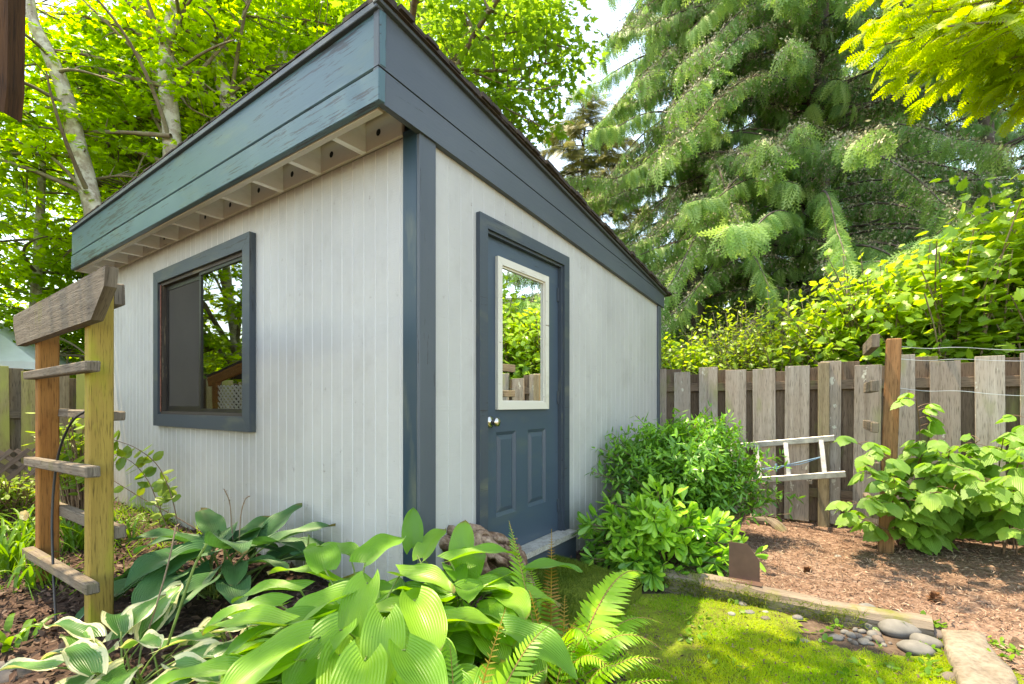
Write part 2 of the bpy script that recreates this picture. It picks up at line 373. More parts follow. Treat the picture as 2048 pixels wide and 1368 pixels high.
M['chrome'] = plain_mat('satin_nickel', (.55, .52, .47), .22, 1, .1)
M['alu'] = plain_mat('weathered_aluminium', (.36, .35, .33), .5, .75, .25, 20)
M['concrete'] = ground_mat('concrete_sill', [(.25, .24, .21), (.38, .37, .33), (.45, .44, .40)], 12)
M['dirtywhite'] = paint_mat('yellowed_white_trim', (.62, .59, .52), (.25, .2, .14), .34, .45, (1.1, 1.1, 1.1), (.4, .34, .22))
M['brownframe'] = paint_mat('brown_window_track', (.05, .04, .035), (.2, .16, .11), .4, .6)
def glass_mat():
    m, nt, out = newmat('window_glass')
    nz = noise(nt, omap(nt), 1.6, 2); nb = bump(nt, nz, .05, .02)
    g = N(nt, 'ShaderNodeBsdfGlossy', {'Color': (.97, 1, .98, 1), 'Roughness': .012}); nt.links.new(nb, g.inputs['Normal'])
    t = N(nt, 'ShaderNodeBsdfTransparent', {'Color': (.55, .58, .56, 1)})
    f = N(nt, 'ShaderNodeFresnel', {'IOR': 4.0})
    x = N(nt, 'ShaderNodeMixShader', {0: f.outputs[0], 1: t.outputs[0], 2: g.outputs[0]}); nt.links.new(x.outputs[0], out.inputs[0]); return m
M['glass'] = glass_mat()
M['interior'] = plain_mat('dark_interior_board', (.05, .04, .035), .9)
M['postwood'] = wood_mat('green_stained_post', (.42, .28, .07), (.30, .19, .05), (.42, .32, .07), (.32, .33, .03), .32)
M['orangewood'] = wood_mat('orange_stained_post', (.42, .18, .05), (.27, .10, .028), (.38, .19, .06), (.24, .18, .03), .15)
M['greywood'] = wood_mat('grey_weathered_wood', (.30, .26, .21), (.12, .095, .075), (.20, .16, .12), (.16, .15, .06), .1, .9, .8)
M['darkwood'] = wood_mat('rotten_dark_wood', (.13, .055, .018), (.018, .008, .004), (.06, .026, .01), None, 0, .85, 1.0, 18)
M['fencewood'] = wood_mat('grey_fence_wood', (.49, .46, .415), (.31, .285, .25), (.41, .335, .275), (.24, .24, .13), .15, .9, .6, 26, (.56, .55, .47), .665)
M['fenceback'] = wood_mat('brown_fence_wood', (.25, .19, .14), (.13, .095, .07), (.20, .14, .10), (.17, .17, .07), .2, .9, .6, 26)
M['yfence'] = wood_mat('yellow_green_fence_wood', (.50, .44, .24), (.36, .30, .15), (.46, .41, .18), (.38, .40, .11), .6)
M['lattice'] = wood_mat('pinkish_lattice_wood', (.36, .27, .23), (.22, .16, .13), (.30, .22, .18), None, 0)
M['log'] = wood_mat('bleached_timber', (.36, .295, .24), (.15, .12, .09), (.25, .205, .16), (.13, .14, .02), .12, .9, .9, 14)
M['moss'] = ground_mat('moss_cushion', [(.06, .09, .012), (.11, .15, .018), (.17, .21, .025)], 30)
M['drift'] = ground_mat('driftwood', [(.05, .028, .018), (.17, .10, .065), (.34, .235, .17), (.50, .40, .31)], 13, .9, 1.0)
M['plate'] = plain_mat('rusty_brown_steel', (.115, .062, .045), .6, .2, .25, 9)
M['stone'] = plain_mat('grey_river_stone', (.15, .143, .132), .8, 0, .22, 14, .2)
M['brownstone'] = plain_mat('brown_river_stone', (.13, .105, .09), .8, 0, .22, 14, .2)
M['palestone'] = plain_mat('pale_stone', (.24, .23, .21), .85, 0, .2, 14, .2)
M['slab'] = ground_mat('sandy_stone_slab', [(.12, .10, .078), (.215, .18, .145), (.29, .25, .20)], 9)
M['rubber'] = plain_mat('black_rubber', (.012, .012, .014), .4)
M['canvas'] = plain_mat('white_canopy_cloth', (.62, .66, .66), .8, 0, .06)
M['rope'] = plain_mat('blue_rope', (.22, .38, .52), .8, 0, .2, 60)
M['wire'] = plain_mat('galvanised_wire', (.55, .55, .55), .35, .8)
M['cone'] = plain_mat('pine_cone_brown', (.16, .07, .03), .9, 0, .5, 50)
M['yellowpaint'] = plain_mat('yellow_barge_paint', (.75, .50, .12), .6)
M['darkroof'] = plain_mat('dark_house_roof', (.05, .05, .055), .9)
M['soil'] = ground_mat('brown_soil', [(.045, .03, .02), (.095, .066, .048), (.16, .115, .085)], 11)
M['chips'] = ground_mat('wood_chip_litter', [(.10, .058, .042), (.21, .135, .10), (.33, .235, .185)], 22)
M['bed'] = ground_mat('dark_bark_mulch', [(.025, .016, .012), (.07, .044, .034), (.14, .09, .07)], 16)
M['turf'] = ground_mat('mossy_turf', [(.11, .10, .03), (.15, .20, .022), (.20, .28, .025)], 14)
def flake_mat(name, cols):
    m, nt, out = newmat(name); k = len(cols)
    princ(nt, out, ramp(nt, rndattr(nt), [(i/(k-1), c) for i, c in enumerate(cols)]), .85, None, 0, .2); return m
M['flake'] = flake_mat('bark_flakes', [(.03, .018, .014), (.07, .04, .03), (.12, .07, .05), (.17, .12, .09)])
M['needle'] = flake_mat('dry_needles', [(.10, .052, .035), (.22, .12, .08), (.31, .20, .145), (.42, .32, .24)])
M['bark'] = None
def bark_mat(name, cols, lich, sc=1.0):
    m, nt, out = newmat(name); n1 = noise(nt, uvmap(nt, 3*sc, 9*sc), 1., 6, .65); n2 = noise(nt, omap(nt), 5*sc, 5, .65); n3 = noise(nt, uvmap(nt, 22*sc, 5*sc), 1., 3)
    col = ramp(nt, n1, [(.3, cols[0]), (.5, cols[1]), (.72, cols[2])])
    col = mixc(nt, ramp(nt, n2, [(.46, 0.), (.56, .9)]), col, lich)
    col = mixc(nt, ramp(nt, n3, [(.30, .8), (.38, 0.)]), col, (.07, .055, .045))
    princ(nt, out, col, .95, bump(nt, n1, .7, .02), spec=.15); return m
M['bark'] = bark_mat('grey_maple_bark', [(.22, .17, .13), (.36, .30, .24), (.45, .39, .31)], (.56, .52, .44))
M['twig'] = bark_mat('twig_bark', [(.12, .09, .055), (.20, .15, .10), (.27, .21, .15)], (.24, .21, .13))
M['cbark'] = bark_mat('cedar_bark', [(.07, .05, .045), (.13, .10, .085), (.2, .165, .15)], (.16, .14, .13))
# ---- leaves
M['maple'] = leaf_mat('maple_leaf', [(0.067, 0.157, 0.016), (0.127, 0.247, 0.022), (0.196, 0.330, 0.026)], (3.7, 2.9, 1.2), .68, .2, .4)
M['maple2'] = leaf_mat('cool_maple_leaf', [(0.055, 0.138, 0.022), (0.097, 0.200, 0.030), (0.138, 0.262, 0.039)], (3.0, 2.5, 1.2), .58, .25, .4)
M['cedar'] = leaf_mat('cedar_frond', [(0.086, 0.209, 0.076), (0.161, 0.320, 0.105), (0.345, 0.481, 0.197)], (1.6, 1.7, 1.1), .4, .3, .42)
M['cedarcone'] = flake_mat('cedar_cones', [(.24, .23, .15), (.36, .34, .23), (.52, .49, .38)])
M['fir'] = leaf_mat('olive_fir', [(0.100, 0.127, 0.040), (0.164, 0.182, 0.058), (0.255, 0.237, 0.082)], (1.2, 1.2, .8), .3)
M['hemlock'] = leaf_mat('bright_needle', [(0.149, 0.224, 0.018), (0.254, 0.329, 0.024), (0.359, 0.404, 0.033)], (2.1, 2.2, 1.1), .6)
M['vinem'] = leaf_mat('vine_maple_leaf', [(0.093, 0.216, 0.025), (0.154, 0.294, 0.035), (0.247, 0.387, 0.055)], (2.6, 2.2, 1.1), .48, .42, .34)
M['ltgreen'] = leaf_mat('light_shrub_leaf', [(0.078, 0.169, 0.026), (0.143, 0.247, 0.036), (0.221, 0.325, 0.046)], (2.2, 2.0, 1.), .42, .3)
M['bush'] = leaf_mat('dark_bush_leaf', [(0.032, 0.120, 0.028), (0.079, 0.228, 0.039), (0.173, 0.404, 0.047)], (2.2, 2.1, .9), .3, .42, .28)
M['azal'] = leaf_mat('bright_bush_leaf', [(0.047, 0.171, 0.032), (0.132, 0.331, 0.047), (0.292, 0.529, 0.066)], (2., 2., .9), .32, .4, .3)
M['rasp'] = leaf_mat('raspberry_leaf', [(0.081, 0.205, 0.039), (0.133, 0.275, 0.050), (0.214, 0.375, 0.063)], (1.9, 2.0, 1.1), .42, .3, .42, 26)
M['hosta'] = leaf_mat('green_hosta_leaf', [(0.082, 0.231, 0.021), (0.128, 0.308, 0.030), (0.197, 0.385, 0.041)], (2.2, 2.0, .9), .38, .36, .36, 24, None, 5)
M['bhosta'] = leaf_mat('blue_hosta_leaf', [(0.024, 0.098, 0.039), (0.039, 0.132, 0.051), (0.060, 0.165, 0.054)], (1.8, 1.9, .8), .25, .3, .45, 24, None, 5, (.04, .12, .03))
M['vhosta'] = leaf_mat('variegated_hosta_leaf', [(0.038, 0.136, 0.029), (0.058, 0.176, 0.038), (0.088, 0.224, 0.048)], (1.8, 1.8, .8), .3, .4, .32, 22, (.52, .52, .32), 5)
M['fern'] = leaf_mat('sword_fern_leaf', [(0.115, 0.276, 0.032), (0.205, 0.413, 0.041), (0.322, 0.551, 0.050)], (2.2, 2., .8), .42, .3)
M['dryfern'] = leaf_mat('dry_fern_leaf', [(0.220, 0.120, 0.025), (0.300, 0.190, 0.030), (0.320, 0.260, 0.050)], (1.5, 1.3, .8), .35, .2)
M['strap'] = leaf_mat('daylily_leaf', [(0.065, 0.169, 0.018), (0.104, 0.234, 0.023), (0.169, 0.312, 0.033)], (2.2, 2., .8), .4, .3)
M['oval'] = leaf_mat('oval_vine_leaf', [(0.070, 0.154, 0.020), (0.119, 0.210, 0.025), (0.196, 0.280, 0.034)], (2.2, 2., .8), .4, .3)
M['grass'] = leaf_mat('lawn_blade', [(0.118, 0.248, 0.017), (0.189, 0.354, 0.021), (0.342, 0.425, 0.041)], (2.2, 2., .7), .42, .15)
M['mossb'] = leaf_mat('moss_blade', [(0.061, 0.109, 0.020), (0.121, 0.182, 0.026), (0.219, 0.243, 0.038)], (1.6, 1.5, .7), .3, .1)
M['stem'] = plain_mat('green_stem', (.13, .20, .04), .5, 0, .3, 20)
M['cane'] = plain_mat('brown_cane', (.17, .10, .06), .7, 0, .3, 20)
M['rachis'] = plain_mat('fern_rachis', (.24, .15, .035), .6, 0, .3, 20)
M['dry'] = plain_mat('dry_stalk', (.20, .14, .09), .8, 0, .3, 20)
M['petal'] = plain_mat('pale_yellow_petal', (.75, .60, .30), .6, 0, .15, 30)
M['farleaf'] = leaf_mat('far_foliage', [(0.030, 0.070, 0.010), (0.060, 0.120, 0.014), (0.100, 0.170, 0.020)], (2.2, 1.9, .8), .4, .1)

# ================================================================ ground
L0 = A3(1.02, 3.10); LD = nrm(A3(.837, -.547)); LN = A3(.547, .837)
def lawn_sd(x, y):   # >0 inside the lawn
    p = np.stack([x, y], -1); w = .09*vnoise(np.stack([x, y, 0*x], -1), 3.1)
    d1 = -((p-L0)@LN); d2 = x-(.42+.12*(y-2))
    d3 = 2.17-x+.1*(y-2.2); d4 = 3.02-y
    d5 = np.hypot((x-1.80)/1.5, y-2.42)-.17
    return np.minimum(np.minimum(np.minimum(d1, d2), np.minimum(d3, d4))+w*.7, d5+w*.6)
def H(x, y):
    x = np.asarray(x, float); y = np.asarray(y, float)
    p = np.stack([x, y, 0*x], -1)
    d = (np.stack([x, y], -1)-L0)@LN
    chips = .085*sst(0., .10, d)*sst(.7, 1.1, x)-.035*sst(3.4, 4.4, y)*sst(1.2, 2, x)
    chips = np.maximum(chips, .05*sst(2.0, 2.3, x))
    bed = .13*sst(.5, -.1, x-.12*(y-2))*sst(9, 6, y)
    h = np.maximum(chips, bed)
    far = sst(30, 12, np.hypot(x, y))
    return (h+.018*vnoise(p, 2.2)+.008*vnoise(p, 7))*far
def sheet(name, xs, ys, mat, dz=0., keep=None, drape=True):
    mb = MB(); X, Y = np.meshgrid(xs, ys); P = np.stack([X, Y, H(X, Y)+dz], -1)
    n, m = len(ys), len(xs); i, j = np.meshgrid(np.arange(n-1), np.arange(m-1), indexing='ij'); k = i*m+j
    f = np.stack([k, k+1, k+m+1, k+m], -1).reshape(-1, 4)
    if keep is not None:
        c = P.reshape(-1, 3)[f].mean(1); f = f[keep(c[:, 0], c[:, 1])]
    mb.add(P.reshape(-1, 3), f, P.reshape(-1, 3)[:, :2])
    o = link(name, mb.mesh(name, [mat], (0, 0, 0), True)); o['kind'] = 'structure'; return o
dense = np.arange(-9, 6.5, .09); far = np.array([250, 120, 60, 35, 22, 14, 11])
gx = np.concatenate([-far, dense, far[::-1]*1.0]); gy = np.concatenate([-far, np.arange(-8.5, 10, .09), far[::-1]*1.02])
sheet('ground', gx, gy, M['soil'])
def lawn_keep(x, y): return lawn_sd(x, y) > 0
sheet('lawn', np.arange(.2, 2.5, .03), np.arange(.6, 3.3, .03), M['turf'], .006, lawn_keep)
def path_keep(x, y):
    d = (np.stack([x, y], -1)-L0)@LN; w = .1*vnoise(np.stack([x, y, 0*x], -1), 2)
    sh = (np.stack([x, y], -1)-O[:2])@U[:2]
    return (((d > .02) & (x > 1.0)) | (x > 2.16+.1*(2.2-y)*0)) & (sh < -.05) & (x < 6.4+w) & ~lawn_keep(x, y)
sheet('wood_chip_path', np.arange(.9, 6.5, .05), np.arange(.4, 5.8, .05), M['chips'], .006, path_keep)
def bed_keep(x, y):
    w = .12*vnoise(np.stack([x, y, 0*x], -1), 2.3); p = np.stack([x, y], -1)-O[:2]; s = p@V[:2]; t = p@U[:2]
    return (x < .42+.12*(y-2)+w) & ((s < .0) | (t < 0)) & (x > -5.6+w) & (y < 6)
sheet('garden_bed', np.arange(-6, .9, .05), np.arange(.4, 6.4, .05), M['bed'], .006, bed_keep)
def scatter(name, n, xr, yr, keep, fn, mats, bias=None):
    x = rng.uniform(*xr, n); y = rng.uniform(*yr, n)
    k = keep(x, y) 
    if bias is not None: k &= rng.random(n) < bias(x, y)
    x, y = x[k], y[k]; mb = MB(); fn(mb, np.stack([x, y, H(x, y)+.008], -1))
    o = link(name, mb.mesh(name, mats)); return o
def blades(h0, h1, w, lean=.5):
    def fn(mb, P):
        K = len(P); d = rng.normal(size=(K, 3))*lean; d[:, 2] = 1; s = rng.uniform(h0, h1, K)
        up = rng.normal(size=(K, 3)); inst(mb, BLADE, P, d, up, s, np.clip(.5+.45*fbm(P, 2.2)+rng.normal(size=K)*.18, 0, 1), wsc=w/s)
    return fn
def flakes(a, b, asp, lift=.01, tilt=.35):
    def fn(mb, P):
        K = len(P); d = rng.normal(size=(K, 3)); d[:, 2] *= tilt; up = rng.normal(size=(K, 3))*tilt+A3(0, 0, 1)
        s = rng.uniform(a, b, K); inst(mb, NEED, P+A3(0, 0, 1)*rng.uniform(0, lift, K)[:, None], d, up, s, None, wsc=asp)
    return fn
def lawn_d(x, y):
    p = np.stack([x, y, 0*x], -1); return np.clip(.62+.75*fbm(p, 2.6, 2)-.5*sst(2.75, 3.1, y)-.8*sst(.3, 0, np.hypot((x-1.85)/1.3, (y-2.42)))*.9, .05, 1)*sst(-.02, .12, lawn_sd(x, y))
tag(scatter('grass', 150000, (.2, 2.5), (.9, 3.2), lawn_keep, blades(.012, .034, .0032, .7), [M['grass']], lawn_d), 'short bright green moss and grass covering the small lawn', 'grass', kind='stuff')
nearw = lambda x, y: np.clip((3.2/np.maximum(y, 1))**1.6, .1, 1)
tag(scatter('dry_needle_litter', 60000, (.9, 4.8), (1.6, 5.5), path_keep, flakes(.012, .045, .16, .02), [M['needle']], nearw), 'reddish brown needles and chips lying over the path', 'needle litter', kind='stuff')
tag(scatter('lawn_litter', 3500, (.2, 2.5), (1.2, 3.2), lawn_keep, flakes(.01, .025, .35, .03), [M['flake']]), 'small brown flecks fallen on the mossy lawn', 'leaf litter', kind='stuff')
tag(scatter('bark_mulch', 42000, (-5.5, .6), (1., 5.6), bed_keep, flakes(.015, .06, .42, .03, .5), [M['flake']], nearw), 'dark brown bark and dead leaf mulch in the planting bed', 'mulch', kind='stuff')
tag(scatter('bark_chips', 2000, (.9, 4.8), (1.6, 5.5), path_keep, flakes(.02, .042, .38, .02, .3), [M['needle']]), 'larger pale bark chips strewn over the path', 'bark chips', kind='stuff')
tag(scatter('fallen_twigs', 420, (.9, 4.8), (1.6, 5.5), path_keep, flakes(.08, .22, .03, .02, .12), [M['flake']]), 'thin dark twigs fallen on the path', 'twigs', kind='stuff')
def clover(mb, P):
    for j in range(5):
        K = len(P); d = rng.normal(size=(K, 3))+A3(0, 0, .35); inst(mb, OVAL, P+rng.normal(size=(K, 3))*A3(.012, .012, .004)+A3(0, 0, .012), d, A3(0, 0, 1)+rng.normal(size=(K, 3))*.3, rng.uniform(.018, .042, K), None, wsc=1.2)
tag(scatter('lawn_weeds', 420, (.3, 2.4), (1.3, 3.1), lambda x, y: lawn_sd(x, y) > -.12, clover, [M['strap']], lambda x, y: np.clip(sst(.55, .2, np.hypot((x-1.95)/1.3, y-2.25))+.12, 0, 1)), 'small leafy weeds in the lawn round the stones', 'weeds', kind='stuff')
def weed_d(x, y):
    p = np.stack([x, y, 0*x], -1); a = (np.stack([x, y], -1)-O[:2])@V[:2]
    return np.clip(fbm(p, 2.2, 2)*1.6+.15, 0, 1)*sst(-2.0, -3.3, x)*.6
tag(scatter('bed_weeds', 12000, (-5.5, -1.4), (2.4, 5.6), bed_keep, blades(.06, .24, .008, .9), [M['strap']], weed_d), 'thin grassy weeds among the mulch by the shed wall', 'weeds', kind='stuff')

# ================================================================ shed
TILT = .0155
def ztop(s): return 3.013-.142*(s+.27)
def zbot(s): return 2.555-.07*s
LW, LS = 4.88, 3.66
shed = thing('garden_shed', 'white grooved wooden garden shed with slate blue trim, door and sloping roof', 'shed', O)
def strips(a0, a1, pitch, g, dep, z0, z1, holes, fr, mb, off=0, grv=.8):
    """vertical grooved siding; fr(a, z, depth) -> world"""
    edges = np.arange(a0+off, a1, pitch); e = [a0]+[x for x in edges if x > a0+.02]+[a1]
    for i in range(len(e)-1):
        p, q = e[i], e[i+1]; c = (p+q)/2; spans = [(z0(p, q), z1(p, q))]
        for (h0, h1, y0, y1) in holes:
            if h0 < c < h1: spans = [((a_, a2), (y0, y0)) for (a_, a2), _ in [spans[0]]]+[((y1, y1), b_) for _, b_ in [spans[-1]]]
        for (zl, zh) in spans:
            if zh[0]-zl[0] < .02: continue
            pp, qq = (p+g/2 if i else p), (q-g/2 if i < len(e)-2 else q)
            P = [fr(pp, zl[0], 0), fr(qq, zl[1], 0), fr(qq, zh[1], 0), fr(pp, zh[0], 0)]
            mb.add(P, [[0, 1, 2, 3]], [(pp, zl[0]), (qq, zl[1]), (qq, zh[1]), (pp, zh[0])], 0)
            if i < len(e)-2:
                a, b = q-g/2, q+g/2; zz0, zz1 = zl[1], zh[1]
                P = [fr(a, zz0, 0), fr(a+g*.3, zz0, dep), fr(b-g*.3, zz0, dep), fr(b, zz0, 0), fr(a, zz1, 0), fr(a+g*.3, zz1, dep), fr(b-g*.3, zz1, dep), fr(b, zz1, 0)]
                mb.add(P, [[0, 1, 5, 4], [1, 2, 6, 5], [2, 3, 7, 6]], [(a, zz0), (a, zz0), (b, zz0), (b, zz0), (a, zz1), (a, zz1), (b, zz1), (b, zz1)], grv)
frL = lambda t, z, d: S(t, d, z)           # depth goes into the building
frR = lambda s, z, d: S(d, s, z)
cst = lambda c: (lambda p, q: (c, c))
mb = MB(); wz1 = lambda p, q: (2.585+TILT*p, 2.585+TILT*q)
strips(0, LW, .1016, .009, .006, cst(-.05), wz1, [(1.76, 3.42, 1.09, 2.32)], frL, mb, .045)
part('window_wall', mb, M['siding'], shed)
mb = MB(); strips(0, LS, .1016, .006, .003, cst(-.05), lambda p, q: (zbot(p)+.02, zbot(q)+.02), [(.5, 1.45, .2, 2.26)], frR, mb, .004, .45)
part('door_wall', mb, M['siding'], shed)
mb = MB()
for q in ([S(0, LS, 0), S(LW, LS, 0), S(LW, LS, 2.45), S(0, LS, 2.45)], [S(LW, 0, 0), S(LW, LS, 0), S(LW, LS, 2.4), S(LW, 0, 2.66)]):
    mb.add(q, [[0, 1, 2, 3]], [(0, 0), (1, 0), (1, 1), (0, 1)], 0)
part('rear_wall', mb, M['siding'], shed)
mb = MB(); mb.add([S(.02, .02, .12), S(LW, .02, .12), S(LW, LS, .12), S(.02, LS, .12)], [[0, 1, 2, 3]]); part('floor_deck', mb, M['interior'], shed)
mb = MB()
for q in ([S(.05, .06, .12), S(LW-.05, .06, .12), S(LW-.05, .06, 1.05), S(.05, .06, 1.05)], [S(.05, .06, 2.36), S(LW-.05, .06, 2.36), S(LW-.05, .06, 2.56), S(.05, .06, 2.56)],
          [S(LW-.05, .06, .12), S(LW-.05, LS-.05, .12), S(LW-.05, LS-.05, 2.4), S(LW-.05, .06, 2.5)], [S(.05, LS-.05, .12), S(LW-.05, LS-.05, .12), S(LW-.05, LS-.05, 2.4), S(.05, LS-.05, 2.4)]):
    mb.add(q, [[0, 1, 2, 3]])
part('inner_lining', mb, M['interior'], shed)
# corner boards
mb = MB(); board(mb, S(.052, -.012, -.02), S(.052, -.012, 2.60), U, .104, .022, .003); part('corner_board', mb, M['slate_shaded'], shed, label='slate corner board on the window side, shade put in its colour')
mb = MB(); board(mb, S(-.011, .035, -.02), S(-.011, .035, 2.556), V, .116, .022, .003); part('corner_board', mb, M['slate'], shed, label='grey blue corner board on the door side')
mb = MB(); board(mb, S(-.011, LS-.045, -.02), S(-.011, LS-.045, zbot(LS)), V, .09, .022); part('corner_board', mb, M['slate'], shed)
# front fascia: two boards and a drip strip
T0, T1, SO = -.045, 5.11, -.27
def zf(t, z): return z+TILT*t
mb = MB(); board(mb, S(T0, SO-.003, zf(T0, 2.648)), S(T1, SO-.003, zf(T1, 2.648)), Z, .148, .038, .004); part('fascia', mb, M['teal'], shed, label='lower weathered slate fascia board, teal reflection put in its colour')
mb = MB(); board(mb, S(T0, SO+.004, zf(T0, 2.863)), S(T1, SO+.004, zf(T1, 2.863)), Z, .254, .038, .006); part('fascia', mb, M['teal'], shed, label='upper wide weathered slate fascia board, teal reflection put in its colour')
mb = MB(); board(mb, S(T0, SO-.014, zf(T0, 3.003)), S(T1, SO-.014, zf(T1, 3.003)), Z, .032, .045, .003); part('drip_strip', mb, M['slate'], shed)
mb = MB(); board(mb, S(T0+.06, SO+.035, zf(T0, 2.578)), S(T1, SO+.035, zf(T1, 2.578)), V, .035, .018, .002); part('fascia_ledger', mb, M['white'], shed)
# rake boards on the door side
dn = lambda s, z, d: S(d, s, z)
s0, s1 = SO-.02, 3.72
mb = MB(); prism(mb, [(s0, zbot(s0)), (s1, zbot(s1)), (s1, zbot(s1)+.142), (s0, zbot(s0)+.155)], dn, -.036, -.002); part('rake_board', mb, M['slate'], shed, label='lower sloping slate blue rake board')
mb = MB(); prism(mb, [(s0, zbot(s0)+.160), (s1-.25, zbot(s1-.25)+.146), (s1, ztop(s1)-.012), (s0, ztop(s0)-.012)], dn, -.040, -.006); part('rake_board', mb, M['slate'], shed, label='upper tapering slate blue rake board')
mb = MB(); board(mb, S(-.045, s0-.02, ztop(s0)+.004), S(-.045, s1, ztop(s1)+.004), Z, .034, .04, .003); part('drip_strip', mb, M['slate'], shed)
# eave: rafters, vent block, soffit
for i in range(12):
    t = .425+.4295*i
    mb = MB(); z = zf(t, 2.585)
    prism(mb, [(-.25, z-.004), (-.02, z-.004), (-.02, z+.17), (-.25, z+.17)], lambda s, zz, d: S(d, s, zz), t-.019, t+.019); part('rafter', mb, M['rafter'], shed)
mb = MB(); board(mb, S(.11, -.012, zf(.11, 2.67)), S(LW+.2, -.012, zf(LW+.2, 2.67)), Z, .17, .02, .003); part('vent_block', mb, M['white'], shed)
mb = MB()
for i in range(12):
    for q in (.12, .30):
        t = .425+.4295*(i-1)+q+.0
        if t < .15: continue
        c = S(t, -.0235, zf(t, 2.665+.03*rng.normal()*.4)); a = np.arange(10)/10*2*math.pi
        P = np.array([c+.019*(math.cos(x)*U+math.sin(x)*Z) for x in a]); mb.add(np.concatenate([P, P-V*-.03]), [list(range(10))]); 
part('vent_hole', mb, M['black'], shed)['kind'] = 'stuff'
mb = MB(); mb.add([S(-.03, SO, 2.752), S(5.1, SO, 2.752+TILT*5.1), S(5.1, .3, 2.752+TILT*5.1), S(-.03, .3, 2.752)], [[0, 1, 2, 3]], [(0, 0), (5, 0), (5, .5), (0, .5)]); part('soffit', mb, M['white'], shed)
# roof
mb = MB()
def roof_pt(t, s, d): return S(t, s, ztop(s)+TILT*t+.002+d)
ta, tb, sa_, sb = -.082, 5.13, SO-.030, 3.80
P = [roof_pt(t, s, d) for d in (0, .012) for t, s in ((ta, sa_), (tb, sa_), (tb, sb), (ta, sb))]
mb.add(P, [[3, 2, 1, 0], [4, 5, 6, 7], [0, 1, 5, 4], [1, 2, 6, 5], [2, 3, 7, 6], [3, 0, 4, 7]])
n = 48; rk = np.linspace(sa_, sb, n+1)                       # shingle butts along the rake and the eave
for i in range(n):
    w = rng.uniform(-.012, .014); a, b = rk[i]+.003, rk[i+1]-.002; h = rng.uniform(.008, .022)
    P = [roof_pt(t, s, d) for d in (.008, .016+h) for t, s in ((ta-.012+w, a), (ta+.3, a), (ta+.3, b), (ta-.012+w, b))]
    mb.add(P, [[3, 2, 1, 0], [4, 5, 6, 7], [0, 1, 5, 4], [1, 2, 6, 5], [2, 3, 7, 6], [3, 0, 4, 7]])
for i in range(60):
    a = ta+.02+i*(tb-ta-.04)/60; b = a+(tb-ta)/60-.006; w = rng.uniform(-.003, .004); h = rng.uniform(.0, .005)
    P = [roof_pt(t, s, d) for d in (.006, .013+h) for t, s in ((a, sa_-.006+w), (b, sa_-.006+w), (b, sa_+.25), (a, sa_+.25))]
    mb.add(P, [[3, 2, 1, 0], [4, 5, 6, 7], [0, 1, 5, 4], [1, 2, 6, 5], [2, 3, 7, 6], [3, 0, 4, 7]])
part('roof', mb, M['shingle'], shed)
# window
def frame4(name, mats, par, fr, a0, a1, z0, z1, w, th, d, b=.003, wb=None, one=None):
    """mitred surround as four boards in one mesh"""
    mb = MB()
    for poly in ([(a0, z0), (a1, z0), (a1-w, z0+w), (a0+w, z0+w)], [(a0, z1), (a0+w, z1-w), (a1-w, z1-w), (a1, z1)],
                 [(a0, z0), (a0+w, z0+w), (a0+w, z1-w), (a0, z1)], [(a1, z0), (a1, z1), (a1-w, z1-w), (a1-w, z0+w)]):
        c = np.mean(poly, 0); pl = [tuple(c+(np.array(p)-c)*.9985) for p in poly]
        prism(mb, pl, fr, d, d+th, off=rng.random(2)*9)
    return part(name, mb, mats, par)
fw = lambda t, z, d: S(t, d, z)
win = frame4('window', M['frame'], shed, fw, 1.67, 3.50, 1.0, 2.417, .108, .045, -.046)
frame4('window_track', M['brownframe'], win, fw, 1.775, 3.395, 1.105, 2.312, .03, .06, -.02)
frame4('sash', M['bronze'], win, fw, 1.80, 2.585, 1.135, 2.285, .028, .022, -.012)
frame4('sash', M['bronze'], win, fw, 2.555, 3.36, 1.135, 2.285, .045, .02, .014)
mb = MB(); prism(mb, [(1.82, 1.155), (2.565, 1.155), (2.565, 2.265), (1.82, 2.265)], fw, -.002, .003); part('pane', mb, M['glass'], win)
mb = MB(); prism(mb, [(2.59, 1.17), (3.325, 1.17), (3.325, 2.25), (2.59, 2.25)], fw, .020, .024); part('insect_screen', mb, M['screen'], win)
mb = MB(); board(mb, S(3.378, -.026, 1.13), S(3.378, -.026, 2.29), U, .018, .008); part('jamb_strip', mb, M['rustred'], win)
# door
fd = lambda s, z, d: S(d, s, z)
mb = MB()
for poly in ([(.44, .2), (.515, .2), (.515, 2.238), (.44, 2.315)], [(1.432, .2), (1.507, .2), (1.507, 2.315), (1.432, 2.238)], [(.44, 2.315), (.515, 2.239), (1.432, 2.239), (1.507, 2.315)]):
    prism(mb, poly, fd, -.030, .005, off=rng.random(2)*9)
prism(mb, [(.515, .25), (.532, .25), (.532, 2.222), (.515, 2.222)], fd, -.012, .06); prism(mb, [(1.415, .25), (1.432, .25), (1.432, 2.222), (1.415, 2.222)], fd, -.012, .06); prism(mb, [(.515, 2.222), (1.432, 2.222), (1.432, 2.239), (.515, 2.239)], fd, -.012, .06)
part('door_frame', mb, M['frame'], shed)
mb = MB(); prism(mb, [(.46, .215), (1.50, .215), (1.50, .252), (.46, .252)], fd, -.105, .1); part('threshold', mb, M['concrete'], shed)
mb = MB(); prism(mb, [(.46, -.02), (1.50, -.02), (1.50, .215), (.46, .215)], fd, -.09, .0); part('sill_block', mb, M['frame'], shed)
mb = MB(); dd = .018
def rect(a, b, c, d): return [(a, b), (c, b), (c, d), (a, d)]
for r in (rect(.533, .255, .655, 2.221), rect(1.241, .255, 1.414, 2.221), rect(.655, 2.105, 1.241, 2.221), rect(.655, 1.025, 1.241, 1.18), rect(.655, .255, 1.241, .495), rect(.868, .495, 1.008, 1.025)):
    prism(mb, r, fd, dd, dd+.035, off=(3, 1))
